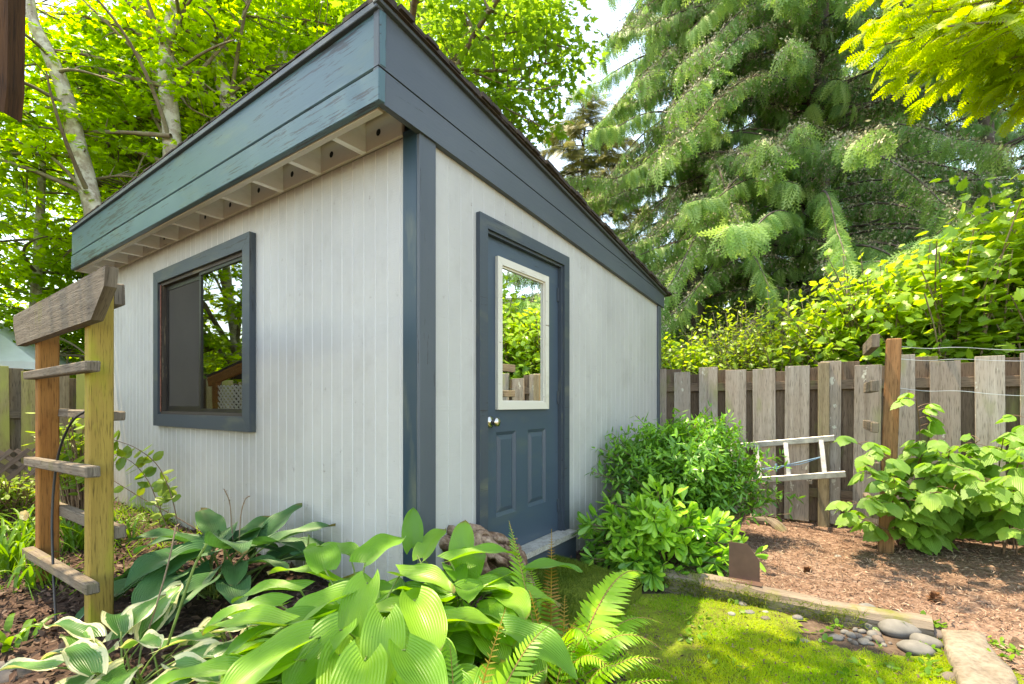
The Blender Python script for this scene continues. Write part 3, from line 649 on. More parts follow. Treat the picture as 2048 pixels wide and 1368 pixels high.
for (a, b) in ((.655, .868), (1.008, 1.241)):                  # two raised panels with sloping moulding
    z0, z1 = .495, 1.025; k = .022; k2 = .05
    R0 = [(a, z0), (b, z0), (b, z1), (a, z1)]; R1 = [(a+k, z0+k), (b-k, z0+k), (b-k, z1-k), (a+k, z1-k)]; R2 = [(a+k2, z0+k2), (b-k2, z0+k2), (b-k2, z1-k2), (a+k2, z1-k2)]
    P = [fd(x, y, dd+.001) for x, y in R0]+[fd(x, y, dd+.014) for x, y in R1]+[fd(x, y, dd+.003) for x, y in R2]
    f = [[i, (i+1) % 4, (i+1) % 4+4, i+4] for i in range(4)]+[[i+4, (i+1) % 4+4, (i+1) % 4+8, i+8] for i in range(4)]+[[8, 9, 10, 11]]
    mb.add(P, f, [list(x) for x in R0+R1+R2])
door = part('door', mb, M['door'], shed)
frame4('glass_frame', M['dirtywhite'], door, fd, .646, 1.25, 1.165, 2.115, .046, .036, -.004)
frame4('glazing_bead', M['dirtywhite'], door, fd, .688, 1.208, 1.207, 2.073, .016, .014, .008)
mb = MB(); prism(mb, rect(.695, 1.214, 1.20, 2.066), fd, .018, .023); part('pane', mb, M['glass'], door)
def lathe(mb, c, axis, prof, seg=20):
    axis = nrm(axis); x = nrm(np.cross(axis, Z)); y = np.cross(axis, x); a = np.arange(seg)/seg*2*math.pi
    P = np.array([[c+axis*h+r*(math.cos(q)*x+math.sin(q)*y) for q in a] for h, r in prof]); n = len(prof)
    i, j = np.meshgrid(np.arange(n-1), np.arange(seg), indexing='ij'); k = i*seg+j; k2 = i*seg+(j+1) % seg
    mb.add(P.reshape(-1, 3), np.stack([k, k2, k2+seg, k+seg], -1).reshape(-1, 4))
mb = MB(); lathe(mb, S(dd, .592, 1.09), -U, [(0, .036), (.006, .036), (.011, .028), (.013, .014), (.030, .012), (.036, .018), (.045, .027), (.055, .029), (.064, .025), (.069, .013), (.070, .001)])
part('door_knob', mb, M['chrome'], door, True)
for z in (2.02, 1.25, .44):
    mb = MB(); tube(mb, [S(.006, 1.424, z-.05), S(.006, 1.424, z+.05)], .009, 8); board(mb, S(.012, 1.412, z-.05), S(.012, 1.412, z+.05), V, .03, .006, .001); part('hinge', mb, M['frame'], door)

# ================================================================ fences
def fence(name, label, p0, p1, ztop_, zrail, wood, back, bw, gap, nrm_, post_every, label_cat='fence', skip=None, seed=1):
    p0 = A3(*p0, 0); p1 = A3(*p1, 0); d = nrm(p1-p0); L = np.linalg.norm(p1-p0); nn = A3(*nrm_, 0)
    f = thing(name, label, label_cat, p0); r = np.random.default_rng(seed)
    a, b = MB(), MB(); pit = bw+gap
    for i in range(int(L/pit)):
        c = p0+d*(pit*i+bw/2); w = bw*r.uniform(.86, 1.10); g = float(H(c[0], c[1])); zt = ztop_+r.normal()*.024+.012*math.sin(i*.5)
        tl = r.normal()*.010
        board(a, c+nn*.030+Z*(max(g, 0)+.03), c+nn*.030+d*tl+Z*zt, d, w, .02, .002, 0, r.random(), .003)
        c2 = c+d*pit/2
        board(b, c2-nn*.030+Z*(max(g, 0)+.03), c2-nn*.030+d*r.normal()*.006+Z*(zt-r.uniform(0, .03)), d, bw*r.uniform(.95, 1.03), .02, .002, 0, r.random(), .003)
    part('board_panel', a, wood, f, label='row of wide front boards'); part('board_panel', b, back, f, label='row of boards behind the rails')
    for z in zrail:
        m_ = MB(); board(m_, p0+Z*z, p1+Z*z, Z, .085, .036, .003); part('rail', m_, back, f)
    for k in np.arange(post_every[1], L, post_every[0]):
        m_ = MB(); c = p0+d*k; board(m_, c+nn*.055+Z*-.1, c+nn*.055+Z*(ztop_+.01), d, .09, .05, .004); part('post', m_, M['greypost'], f)
    return f
M['greypost'] = wood_mat('pale_post_wood', (.36, .30, .20), (.24, .19, .12), (.30, .26, .16), (.25, .25, .12), .2, fine=26)
PB = A3(2.97, 4.43)
b0 = PB-.0+A3(U[0], U[1])*6.5; b1 = PB-A3(U[0], U[1])*5.2
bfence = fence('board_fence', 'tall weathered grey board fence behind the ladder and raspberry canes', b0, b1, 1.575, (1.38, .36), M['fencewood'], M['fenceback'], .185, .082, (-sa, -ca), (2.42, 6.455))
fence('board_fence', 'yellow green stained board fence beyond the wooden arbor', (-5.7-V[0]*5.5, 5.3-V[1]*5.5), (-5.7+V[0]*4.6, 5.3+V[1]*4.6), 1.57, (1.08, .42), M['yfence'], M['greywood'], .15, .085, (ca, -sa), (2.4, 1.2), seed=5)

# ladder hung on the fence
e = -A3(U[0], U[1], 0); nf = A3(-sa, -ca, 0)
def fp(px, out, z):      # point in front of the back fence that lies under the given picture column
    k = (px-CX)/F; p = A3(PB[0], PB[1], 0)+nf*out; t = (k*p[1]-p[0])/(e[0]-k*e[1]); q = p+e*t; q[2] = z; return q
def zy(p, py): return CZ-(py-HY)/F*p[1]
a0 = fp(1440, .09, 0); a0[2] = zy(a0, 895); a1 = fp(1670, .09, 0); a1[2] = zy(a1, 876)
c0 = fp(1440, .24, 0); c0[2] = zy(c0, 965); c1 = fp(1692, .24, 0); c1[2] = zy(c1, 948)
lad = thing('ladder', 'short aluminium ladder lying on its side against the board fence', 'ladder', c0*A3(1, 1, 0))
for p, q in ((a0, a1), (c0, c1)):
    m_ = MB(); board(m_, p, q, Z, .055, .028, .004); part('rail', m_, M['alu'], lad)
for px in (1462, 1520, 1578, 1645):
    u_ = (px-1440)/230; p = a0+(a1-a0)*u_; q = c0+(c1-c0)*(u_*.92+.03); m_ = MB()
    board(m_, p, q, e, .042, .022, .004); part('rung', m_, M['alu'], lad)
for px in (1535, 1625):
    q_ = fp(px, 0, 0); q_[2] = zy(fp(px, .24, 0), 966-.066*(px-1440))-.045; m_ = MB(); board(m_, q_+nf*.04, q_+nf*.29, Z, .035, .03, .003); part('bracket', m_, M['greywood'], bfence)
rp = spline([fp(1518, .2, 0)+Z*zy(fp(1518, .2, 0), 938), fp(1552, .22, 0)+Z*zy(fp(1552, .22, 0), 934), fp(1590, .2, 0)+Z*zy(fp(1590, .2, 0), 926), fp(1645, .17, 0)+Z*zy(fp(1645, .17, 0), 913)], 16)
m_ = MB(); tube(m_, rp, .004, 6); tube(m_, rp+A3(0, 0, -.014)+.008*np.sin(np.arange(16))[:, None]*Z, .0035, 6); tube(m_, [rp[5]+A3(0, 0, .03), rp[5]+A3(0, 0, -.04)], .010, 6)
solo('rope', m_, M['rope'], 'thin pale blue rope tied between the ladder rungs', 'rope', rp[5])

# ================================================================ arbor (near window wall) and its twin on the far side
def arbor_post(px, base_y, z0, top, par, mat, w1=.105, w2=.098):
    D = (CZ-z0)*F/(base_y-HY); p = at(px, base_y, D); m_ = MB(); p[2] = 0
    board(m_, p+Z*(z0-.25), p+Z*top, U, w1, w2, .006, jit=.003); part('post', m_, mat, par); return p
D1 = 1.05*F/447; arb = thing('arbor', 'rustic wooden arbor with mossy yellow posts and rungs by the window wall', 'arbor', at(199, 1255, D1))
pA = A3(*at(199, 1255, D1)[:2], 0); pB = pA+U*1.02
for p, mt, tp in ((pA, M['postwood'], 1.79), (pB, M['orangewood'], 1.80)):
    m_ = MB(); board(m_, p+Z*-.1, p+Z*tp, V, .092, .082, .006, jit=.003); part('post', m_, mt, arb)
def rung(par, k0, k1, out, z, h, th, mat, name='rung', ends=0, z1=None):
    m_ = MB(); c0, c1 = pA+U*k0+V*out+Z*z, pA+U*k1+V*out+Z*(z if z1 is None else z1)
    if ends:
        fr = lambda a, b, d: pA+U*a+V*(out+d)+Z*(z+b)
        prism(m_, [(k0+.20, -h/2), (k1-.10, -h/2), (k1, h/2*.3), (k1, h/2), (k0, h/2), (k0+.02, h/2*.2)], fr, -th/2, th/2)
    else: board(m_, c0, c1, Z, h, th, .005, jit=.006)
    part(name, m_, mat, par)
nO, fO = -.068, .068
rung(arb, -.455, 1.40, nO, 1.655, .195, .042, M['greywood'], 'beam', 1); rung(arb, -.03, 1.42, fO, 1.725, .105, .042, M['greywood'], 'beam')
for k0, k1, o_, z, z1, h in ((-.20, 1.06, nO, 1.365, 1.368, .046), (-.03, 1.18, fO, 1.145, 1.15, .042), (-.20, 1.06, nO, .905, .865, .05), (-.03, 1.2, fO, .585, .55, .06), (-.19, 1.08, nO, .395, .335, .05)):
    rung(arb, k0, k1, o_, z, h, .052, M['greywood'], z1=z1)
cab = [at(172, 822, 2.38), at(145, 842, 2.42), at(122, 890, 2.45), at(110, 950, 2.46), at(104, 1040, 2.44), at(107, 1150, 2.38), at(113, 1260, 2.28)]
m_ = MB(); tube(m_, spline(cab, 40), .0058, 8); solo('cable', m_, M['rubber'], 'thin black cable looped over the arbor rung down to the mulch', 'cable', cab[-1], smooth=True)
# trellis post by the raspberry canes
M['brownpost'] = wood_mat('weathered_brown_post', (.38, .20, .09), (.22, .105, .045), (.33, .20, .11), (.2, .17, .07), .1)
pT = at(1772, 1100, 3.62); pT[2] = 0
trl = thing('trellis', 'orange brown trellis post with short grey rungs and wires among raspberry canes', 'trellis', pT)
m_ = MB(); board(m_, pT+Z*-.1-A3(.01, 0, 0), pT+Z*1.695+A3(.055, 0, 0), V, .09, .09, .006, jit=.005); part('post', m_, M['brownpost'], trl)
dv = nrm(A3(.537, .843, 0)); lf = A3(-.843, .537, 0)
for py, h in ((682, .10), (772, .085), (855, .075), (938, .095), (1025, .09)):
    q = pT+lf*.075-dv*.10; z = CZ-(py-HY)/F*q[1]; m_ = MB(); board(m_, q+Z*z, q+dv*.68+Z*z, Z, h, .05, .005, jit=.006); part('rung', m_, M['greywood'], trl)
for py0, py1 in ((692, 700), (717, 722), (775, 792)):
    m_ = MB(); p = at(1790, py0, 3.6); q = at(2060, py1, 3.3); q2 = p+(q-p)*2.2; q2[2] = q[2]
    w = spline([p, p+(q-p)*.25+Z*-.012, p+(q-p)*.5+Z*.004, q, q2], 26); tube(m_, w, .0022, 5); part('wire', m_, M['wire'], trl)
# brown lattice leaning on the yellow fence
def lattice(name, label, cat, p0, ax, up, w, h, pit, sw, mat):
    m_ = MB(); ax = nrm(ax); up = nrm(up); nn = np.cross(ax, up)
    for sg, off in ((1, .007), (-1, -.007)):
        for k in np.arange(-h, w+h, pit):
            # line x = k + sg*y clipped to the panel
            y0, y1 = 0, h; xs = lambda y: (k+y) if sg > 0 else (k+h-y)
            ys = [y for y in np.linspace(0, h, 60) if 0 <= xs(y) <= w]
            if len(ys) < 3: continue
            a, b = p0+ax*xs(ys[0])+up*ys[0]+nn*off, p0+ax*xs(ys[-1])+up*ys[-1]+nn*off
            board(m_, a, b, np.cross(b-a, nn), sw, .009, .001, rnd=rng.random())
    return m_
lp = A3(-5.45, 4.3, .12)
m_ = lattice('', '', '', lp, V, nrm(Z+.25*U), 2.4, .62, .13, .042, None)
solo('garden_lattice', m_, M['lattice'], 'low pinkish brown lattice panel leaning on the yellow green fence', 'lattice', lp)
# canopy tent beyond the side fence
cn = at(74, 724, 7.6); c1_ = thing('canopy_tent', 'white canopy tent standing beyond the yellow green fence', 'tent', A3(cn[0]-1.5, cn[1]+1.2, 0))
q = [cn+A3(0, 0, 0), cn+A3(-2.6, -1.4, 0), cn+A3(-4.0, 1.2, 0), cn+A3(-1.4, 2.6, 0)]; ap = np.mean(q, 0)+Z*1.15
m_ = MB()
for i in range(4):
    a, b = q[i], q[(i+1) % 4]; m_.add([a, b, ap], [[0, 1, 2]]); m_.add([a, b, b-Z*.12, a-Z*.12], [[0, 1, 2, 3]])
part('canopy', m_, M['canvas'], c1_)
for p in q:
    m_ = MB(); tube(m_, [p+(ap-p)*.03*A3(1, 1, 0)-Z*.05, (p+(ap-p)*.03)*A3(1, 1, 0)], .022, 8); part('leg', m_, M['alu'], c1_)
# old eave timber at the upper edge of the view
ev = at(0, 200, 1.25); m_ = MB()
fr = lambda a, b, d: A3(a, 1.25+d, b)
x1 = (52-CX)/F*1.295
zt = CZ+(HY+80)/F*1.25
poly = [(x1-.35, zt), (x1-.35, CZ+(HY-120)/F*1.25), (x1-.06, CZ+(HY-205)/F*1.25), (x1-.012, CZ+(HY-226)/F*1.25), (x1-.004, CZ+(HY-170)/F*1.25), (x1, zt)]
prism(m_, [(b, a) for a, b in poly], lambda a, b, d: A3(b, 1.25+d, a), 0, .045)
solo('eave_timber', m_, M['darkwood'], 'rotting dark brown timber end hanging at the eave above the arbor', 'timber', A3(x1, 1.25, CZ+.75))
# ---- pieces that the two panes of glass reflect: a lattice sided shelter and the neighbour's house
sp = A3(-4.95, 3.75, 0); sh = thing('lattice_shelter', 'small shelter with white lattice side and brown sloping roof beside the fence', 'shelter', sp)
ax_ = nrm(A3(-.62, .72, 0))*-1; q0 = A3(-5.55, 4.5, 0)
m_ = lattice('', '', '', q0+Z*.5, ax_, Z, 1.9, .95, .075, .024, None); part('lattice_side', m_, M['dirtywhite'], sh)
for k in (0, 1.9):
    m_ = MB(); p = q0+ax_*k; board(m_, p+Z*0, p+Z*(1.5+.28*k), ax_, .07, .07); part('post', m_, M['orangewood'], sh)
m_ = MB(); board(m_, q0-ax_*.15+Z*1.50, q0+ax_*2.05+Z*2.12, Z, .12, .04); part('barge_board', m_, M['orangewood'], sh)
m_ = MB(); up_ = nrm(np.cross(ax_, Z)); P = [q0-ax_*.2+Z*1.57, q0+ax_*2.1+Z*2.2]; sd = up_*-1.2 if (up_@A3(-1, 0, 0)) < 0 else up_*1.2
m_.add([P[0], P[1], P[1]+sd, P[0]+sd, P[0]+Z*.03, P[1]+Z*.03, P[1]+sd+Z*.03, P[0]+sd+Z*.03], [[0, 1, 2, 3], [7, 6, 5, 4], [0, 4, 5, 1], [1, 5, 6, 2], [2, 6, 7, 3], [3, 7, 4, 0]]); part('roof', m_, M['shingle'], sh)
hp = A3(12.5, 7.3, 0); hs = thing('house', 'dark roofed house with yellow barge board beyond the fence', 'house', hp)
hx = nrm(A3(-.34, .94, 0)); hy = nrm(A3(.94, .34, 0))
m_ = MB(); board(m_, hp+hy*2.5+Z*0, hp+hy*2.5+Z*3.4, hx, 9, 5); part('wall', m_, M['siding'], hs)
m_ = MB(); fr = lambda a, b, d: hp+hx*d+hy*a+Z*b; prism(m_, [(-.5, 3.3), (-.5, 3.45), (2.5, 5.4), (5.5, 3.45), (5.5, 3.3), (2.5, 5.2)], fr, -4.9, 4.9); part('roof', m_, M['darkroof'], hs)
m_ = MB(); board(m_, hp-hy*.55+hx*-.8+Z*3.3, hp-hy*.55+hx*4.6+Z*3.3, Z, .28, .05); part('fascia', m_, M['yellowpaint'], hs)
# ================================================================ small ground things
def P2(px, py, z=0.0):
    D = (CZ-z)*F/(py-HY); p = at(px, py, D); return p
# timber edging log
lg = thing('edging_log', 'bleached mossy timber edging between the lawn and the chip path', 'log', A3(1.7, 2.65, 0))
m_ = MB(); pa, pb = A3(1.00, 3.10, .055), A3(2.13, 2.405, .055)
k = 26; pts = pa+(pb-pa)*np.linspace(0, 1, k)[:, None]+Z*(.008*np.sin(np.linspace(0, 7, k)))[:, None]
ring = np.array([(-.055, -.07), (.055, -.07), (.062, .02), (.05, .055), (.01, .066), (-.045, .055), (-.062, .02)]); nr = len(ring)
lv = []
for i, p in enumerate(pts):
    sc = 1-.12*(i/k); n_ = A3(LN[0], LN[1], 0)
    for (a, b) in ring: lv.append(p+n_*a*sc*1.0+Z*b*sc)
lv = np.array(lv); lv += (fbm(lv*A3(1, 1, 3), 8, 3)*.006)[:, None]*A3(.5, .5, 1)
L_ = np.linspace(0, 1.33, k); ff = []; uu = []
for i in range(k-1):
    for j in range(nr):
        j2 = (j+1) % nr; ff.append([i*nr+j, i*nr+j2, (i+1)*nr+j2, (i+1)*nr+j]); uu.append([[L_[i], j*.05], [L_[i], j*.05+.05], [L_[i+1], j*.05+.05], [L_[i+1], j*.05]])
b_ = m_.add(lv); m_.face(np.array(ff), np.array(uu)); m_.face(np.array([list(range((k-1)*nr, k*nr))])); part('timber', m_, M['log'], lg)
mp = []
rr = np.random.default_rng(4); n_ = 9000
tt = rr.random(n_); side = rr.random(n_); base = pa+(pb-pa)*tt[:, None]
den = np.where(tt < .45, 1, np.where(tt < .8, .35, .03))*(fbm(base, 6, 2)*.8+.6)
kk = rr.random(n_) < np.where(side < .6, den, den*.5*(tt < .38)); tt, side, base = tt[kk], side[kk], base[kk]; n_ = len(tt)
pos = base+A3(LN[0], LN[1], 0)*np.where(side < .6, -.064, rr.uniform(-.05, .02, n_))[:, None]+Z*np.where(side < .6, rr.uniform(-.05, .045, n_), .055)[:, None]
m_ = MB(); d = rr.normal(size=(n_, 3))*.7+A3(0, 0, 1)+np.where(side < .6, 1., 0)[:, None]*A3(-LN[0], -LN[1], -.3); s_ = rr.uniform(.018, .042, n_)
inst(m_, BLADE, pos, d, rr.normal(size=(n_, 3)), s_, None, wsc=.0035/s_); part('moss', m_, M['mossb'], lg)['kind'] = 'stuff'
# moss covered step in front of the door
st = thing('door_step', 'low step covered in dark green moss in front of the door', 'step', S(-.45, 1.05, 0))
def stp(a, b, z): return S(-a, b, z)
m_ = MB(); xs = np.linspace(.085, .70, 24); ys = np.linspace(.35, 1.22, 30); X, Y = np.meshgrid(xs, ys)
ed = np.minimum(np.minimum(.70-X, Y-.35), np.minimum(1.22-Y, 9)); zz = .155-.05*X+.012*fbm(np.stack([X, Y, 0*X], -1), 4, 2)-.05*np.exp(-ed/.03)
Pm = O+X[..., None]*-U+Y[..., None]*V+zz[..., None]*Z; i, j = np.meshgrid(np.arange(29), np.arange(23), indexing='ij'); k_ = i*24+j
m_.add(Pm.reshape(-1, 3), np.stack([k_, k_+1, k_+25, k_+24], -1).reshape(-1, 4), np.stack([X, Y], -1).reshape(-1, 2))
for (a, b) in (((.70, .35), (.70, 1.22)), ((.085, 1.22), (.70, 1.22)), ((.085, .35), (.70, .35))):
    n_ = 24; t_ = np.linspace(0, 1, n_); ax = a[0]+(b[0]-a[0])*t_; ay = a[1]+(b[1]-a[1])*t_
    top = O+ax[:, None]*-U+ay[:, None]*V+(.105-.05*ax)[:, None]*Z; bot = top*A3(1, 1, 0)-Z*.05+A3(0, 0, 0); w = fbm(np.concatenate([top, bot]), 9, 2)[:, None]*.012*-U
    q_ = np.arange(n_-1); m_.add(np.concatenate([top, bot])+w, np.stack([q_, q_+1, q_+1+n_, q_+n_], -1), np.concatenate([np.stack([t_, t_*0+.2], -1), np.stack([t_, t_*0], -1)]))
part('slab', m_, M['moss'], st, True)
n_ = 30000; a_ = rr.uniform(.09, .70, n_); b_ = rr.uniform(.36, 1.22, n_); e_ = np.minimum(np.minimum(.70-a_, b_-.35), 1.22-b_)
pos = O+a_[:, None]*-U+b_[:, None]*V+Z*(.15-.05*a_-.05*np.exp(-e_/.03))[:, None]; d = rr.normal(size=(n_, 3))*.5+Z; s_ = rr.uniform(.015, .036, n_)
m_ = MB(); inst(m_, BLADE, pos, d, rr.normal(size=(n_, 3)), s_, np.clip(.25+.3*fbm(pos, 3, 2)+rr.normal(size=n_)*.15, 0, 1), wsc=.003/s_); part('moss', m_, M['mossb'], st)['kind'] = 'stuff'
# driftwood beside the door
dr = S(-.20, .40, 0); m_ = MB()
g_ = np.random.default_rng(12)
main = spline([at(872, 1082, 2.60), at(908, 1082, 2.58), at(950, 1080, 2.64), at(988, 1098, 2.68), at(1020, 1128, 2.68), at(1040, 1175, 2.62)], 40)
for i_ in range(46):
    a_, b_ = sorted(g_.random(2)); b_ = min(1, b_+.3); k_ = np.linspace(a_, b_, 16)*39; P_ = np.stack([np.interp(k_, np.arange(40), main[:, q]) for q in range(3)], 1)
    off = g_.normal(size=3)*A3(.035, .03, .04); off2 = g_.normal(size=3)*A3(.035, .03, .04); w_ = np.linspace(0, 1, 16)[:, None]
    P_ = P_+off*(1-w_)+off2*w_+np.cumsum(g_.normal(size=(16, 3))*.007, 0); r0_ = g_.uniform(.009, .030)
    tube(m_, P_, r0_*(.5+.8*np.abs(np.sin(np.linspace(.3, 2.9, 16)+g_.normal()*.2)))*g_.uniform(.8, 1.2, 16), 12, rnd=g_.random(), wob=.45)
for i_ in range(9):
    k_ = int(g_.uniform(3, 37)); p_ = main[k_]+g_.normal(size=3)*.03; e_ = p_+A3(g_.normal()*.07, g_.normal()*.04, -g_.uniform(.15, .45)); tube(m_, bez(p_, (p_+e_)/2+g_.normal(size=3)*.05, e_*A3(1, 1, 0)+Z*max(.05, e_[2]), 12), np.linspace(.05, .03, 12)*g_.uniform(.7, 1.2, 12), 12, rnd=g_.random(), wob=.45)
for i_ in range(12):
    k_ = int(g_.uniform(0, 39)); p_ = main[k_]+g_.normal(size=3)*.025+Z*.03; e_ = p_+g_.normal(size=3)*A3(.05, .03, .03)+Z*.01; tube(m_, bez(p_, (p_+e_)/2+g_.normal(size=3)*.02, e_, 7), np.linspace(.014, .004, 7), 8, rnd=g_.random(), wob=.4)
solo('driftwood', m_, M['drift'], 'gnarled brown driftwood stump leaning between the hostas and the door', 'driftwood', dr, smooth=True)
# rusty plate
pp = A3(1.42, 2.90, 0); pl = thing('metal_plate', 'rusty brown steel plate with cut corners standing on the edging timber', 'metal plate', pp)
du = nrm(A3(.86, -.5, 0)); dn_ = nrm(A3(.5, .86, 0))
m_ = MB(); prism(m_, [(-.085, .12), (.085, .12), (.085, .25), (.02, .345), (-.085, .345)], lambda a, b, d: pp+du*a+dn_*d+Z*b, 0, .006); part('upright', m_, M['plate'], pl)
m_ = MB(); board(m_, pp-du*.09+dn_*-.03+Z*.123, pp+du*.10+dn_*-.03+Z*.123, dn_, .075, .006, .001); part('foot', m_, M['plate'], pl)
# stone slab
sl = [P2(1880, 1262, .05), P2(1968, 1272, .05), P2(2030, 1368, .05), P2(2060, 1440, .05), P2(1935, 1440, .04), P2(1905, 1330, .045)]
sl = [p*A3(1, 1, 0) for p in sl]; cc = np.mean(sl, 0); m_ = MB(); n_ = 40
pol = np.array(sl); a = np.linspace(0, len(pol), n_, endpoint=False); bd = np.array([pol[int(x) % len(pol)]*(1-x % 1)+pol[(int(x)+1) % len(pol)]*(x % 1) for x in a])
bd = bd+nrm(bd-cc)*(fbm(bd, 7, 2)*.025)[:, None]
rings = []
for f_, z in ((1, -.03), (1.0, .045), (.93, .072), (.7, .078), (.4, .082), (.1, .08)): rings.append(cc+(bd-cc)*f_+Z*z)
W = np.array(rings); W[2:, :, 2] += fbm(W[2:], 6, 3)*.014; q = np.arange(n_)
for i in range(5):
    pass
fq = np.concatenate([np.stack([i*n_+q, i*n_+(q+1) % n_, (i+1)*n_+(q+1) % n_, (i+1)*n_+q], -1) for i in range(5)])
m_.add(W.reshape(-1, 3), fq, W.reshape(-1, 3)[:, :2]); m_.face(np.array([list(5*n_+q)]))
solo('stone_slab', m_, M['slab'], 'flat pale sandy slab lying between the lawn stones and the chip path', 'slab', cc, smooth=True)
# river stones: px, py, width px, aspect, material, heading, label
ST = [(1798, 1266, 74, .52, 'stone', (1, -.35), 'large smooth grey river stone against the end of the edging timber'),
      (1852, 1290, 52, .55, 'stone', (.7, -.7), 'mid sized grey stone behind the flat one beside the slab'),
      (1868, 1276, 44, .5, 'brownstone', (.6, -.7), 'brownish stone tucked between the edging timber end and the slab'),
      (1831, 1302, 62, .42, 'stone', (1, -.45), 'flat grey stone with a mossy tip at the lawn edge'),
      (1732, 1241, 42, .55, 'stone', (1, .1), 'dark grey stone leaning on the edging timber'),
      (1692, 1240, 26, .75, 'palestone', (1, .4), 'pale rounded stone with a weed growing over it'),
      (1734, 1254, 22, .9, 'stone', (.5, -.8), 'upright oval grey stone between the bigger stones'),
      (1765, 1253, 28, .5, 'stone', (1, -.3), 'small pale grey stone at the shoulder of the largest stone'),
      (1595, 1236, 22, .55, 'stone', (1, 0), 'single grey stone lying alone in the middle of the lawn edge'),
      (1531, 1239, 20, .45, 'brownstone', (1, 0), 'flat brownish pebble alone on the lawn'),
      (1463, 1226, 16, .6, 'palestone', (1, -.2), 'small pale pebble nearest the rusty plate'),
      (1484, 1208, 20, .5, 'stone', (.5, -.8), 'dark slate chip pointing at the edging timber'),
      (1498, 1224, 22, .4, 'stone', (1, -.2), 'dark slate chip lying flat on the moss'),
      (1531, 1224, 13, .4, 'palestone', (1, 0), 'tiny pale pebble on the mossy lawn'),
      (1608, 1281, 21, .4, 'stone', (1, -.4), 'thin grey stone flake in the grass below the pebble cluster'),
      (1900, 1360, 36, .55, 'brownstone', (1, 0), 'brown stone at the near corner of the slab'),
      (1657, 1235, 14, .75, 'stone', (1, 0), 'round grey pebble left of the pale stone'),
      (1676, 1129, 14, .5, 'palestone', (1, 0), 'pale stone lying alone on the chip path')]
SMALL = [(1672, 1274, 27, .45), (1715, 1272, 19, .7), (1703, 1270, 20, .65), (1728, 1286, 29, .4), (1756, 1283, 23, .75), (1711, 1258, 13, .8), (1744, 1270, 24, .6), (1709, 1289, 15, .7), (1690, 1262, 17, .6), (1724, 1262, 15, .7), (1752, 1268, 26, .45), (1700, 1281, 12, .7), (1741, 1290, 13, .6), (1684, 1270, 13, .6), (1768, 1290, 12, .6), (1737, 1278, 15, .7), (1780, 1286, 10, .6), (1717, 1247, 12, .7)]
def stone(px, py, w, asp, mat, hd, label, group=None, seed=0):
    p = P2(px, py, .02); r = w/2*p[1]/F; zb = float(H(p[0], p[1])); m_ = MB(); h = max(r*asp, .006)
    c = A3(p[0], p[1], zb+h*.55); blob(m_, c, (r, r*.72, h), .10, 1.3, seed, 20, 12, (hd[0], hd[1], 0))
    solo('stone', m_, M[mat], label, 'stone', A3(p[0], p[1], zb), group, True)
for i, (px, py, w, asp, mat, hd, lab) in enumerate(ST): stone(px, py, w, asp, mat, hd, lab, 'river stones by the edging timber', i)
for i, (px, py, w, asp) in enumerate(SMALL): stone(px, py, w, asp, ['stone', 'brownstone', 'stone'][i % 3], (rng.normal(), rng.normal()), 'small grey brown pebble in the cluster below the edging timber', 'pebbles clustered by the edging timber', 30+i)
p = P2(8, 1362, .12); m_ = MB(); blob(m_, A3(p[0], p[1], .12), (.12, .09, .07), .16, 1.8, 77); solo('rock', m_, M['brownstone'], 'brown rock half buried below the variegated hosta leaves', 'rock', A3(p[0], p[1], .1), None, True)
# pine cones
def cone(px, py, r, label):
    p = P2(px, py, .07); zb = float(H(p[0], p[1])); m_ = MB(); c = A3(p[0], p[1], zb+r*.7); blob(m_, c, (r*.75, r*.75, r*.8), .05, 3, 1, 10, 8)
    D_ = nrm(rng.normal(size=(70, 3))); inst(m_, OVAL, c+D_*r*.55, D_+A3(0, 0, .5), D_*.2+A3(0, 0, 1), r*.8, None, wsc=1.4)
    solo('pine_cone', m_, M['cone'], label, 'pine cone', A3(p[0], p[1], zb), 'pine cones on the chip path')
cone(1870, 1215, .032, 'open brown pine cone on the path above the timber end'); cone(1615, 1146, .026, 'open brown pine cone on the path near the rusty plate')
# half buried root by the fence
m_ = MB(); tube(m_, spline([at(1500, 1020, 4.55)*A3(1, 1, 0)+Z*.10, at(1540, 1035, 4.45)*A3(1, 1, 0)+Z*.09, at(1575, 1050, 4.25)*A3(1, 1, 0)+Z*.01], 14), [.05]*10+[.045, .04, .03, .02], 10, wob=.3)
solo('log', m_, M['greywood'], 'short dark log end lying at the foot of the fence behind the bush', 'log', at(1540, 1035, 4.4)*A3(1, 1, 0))

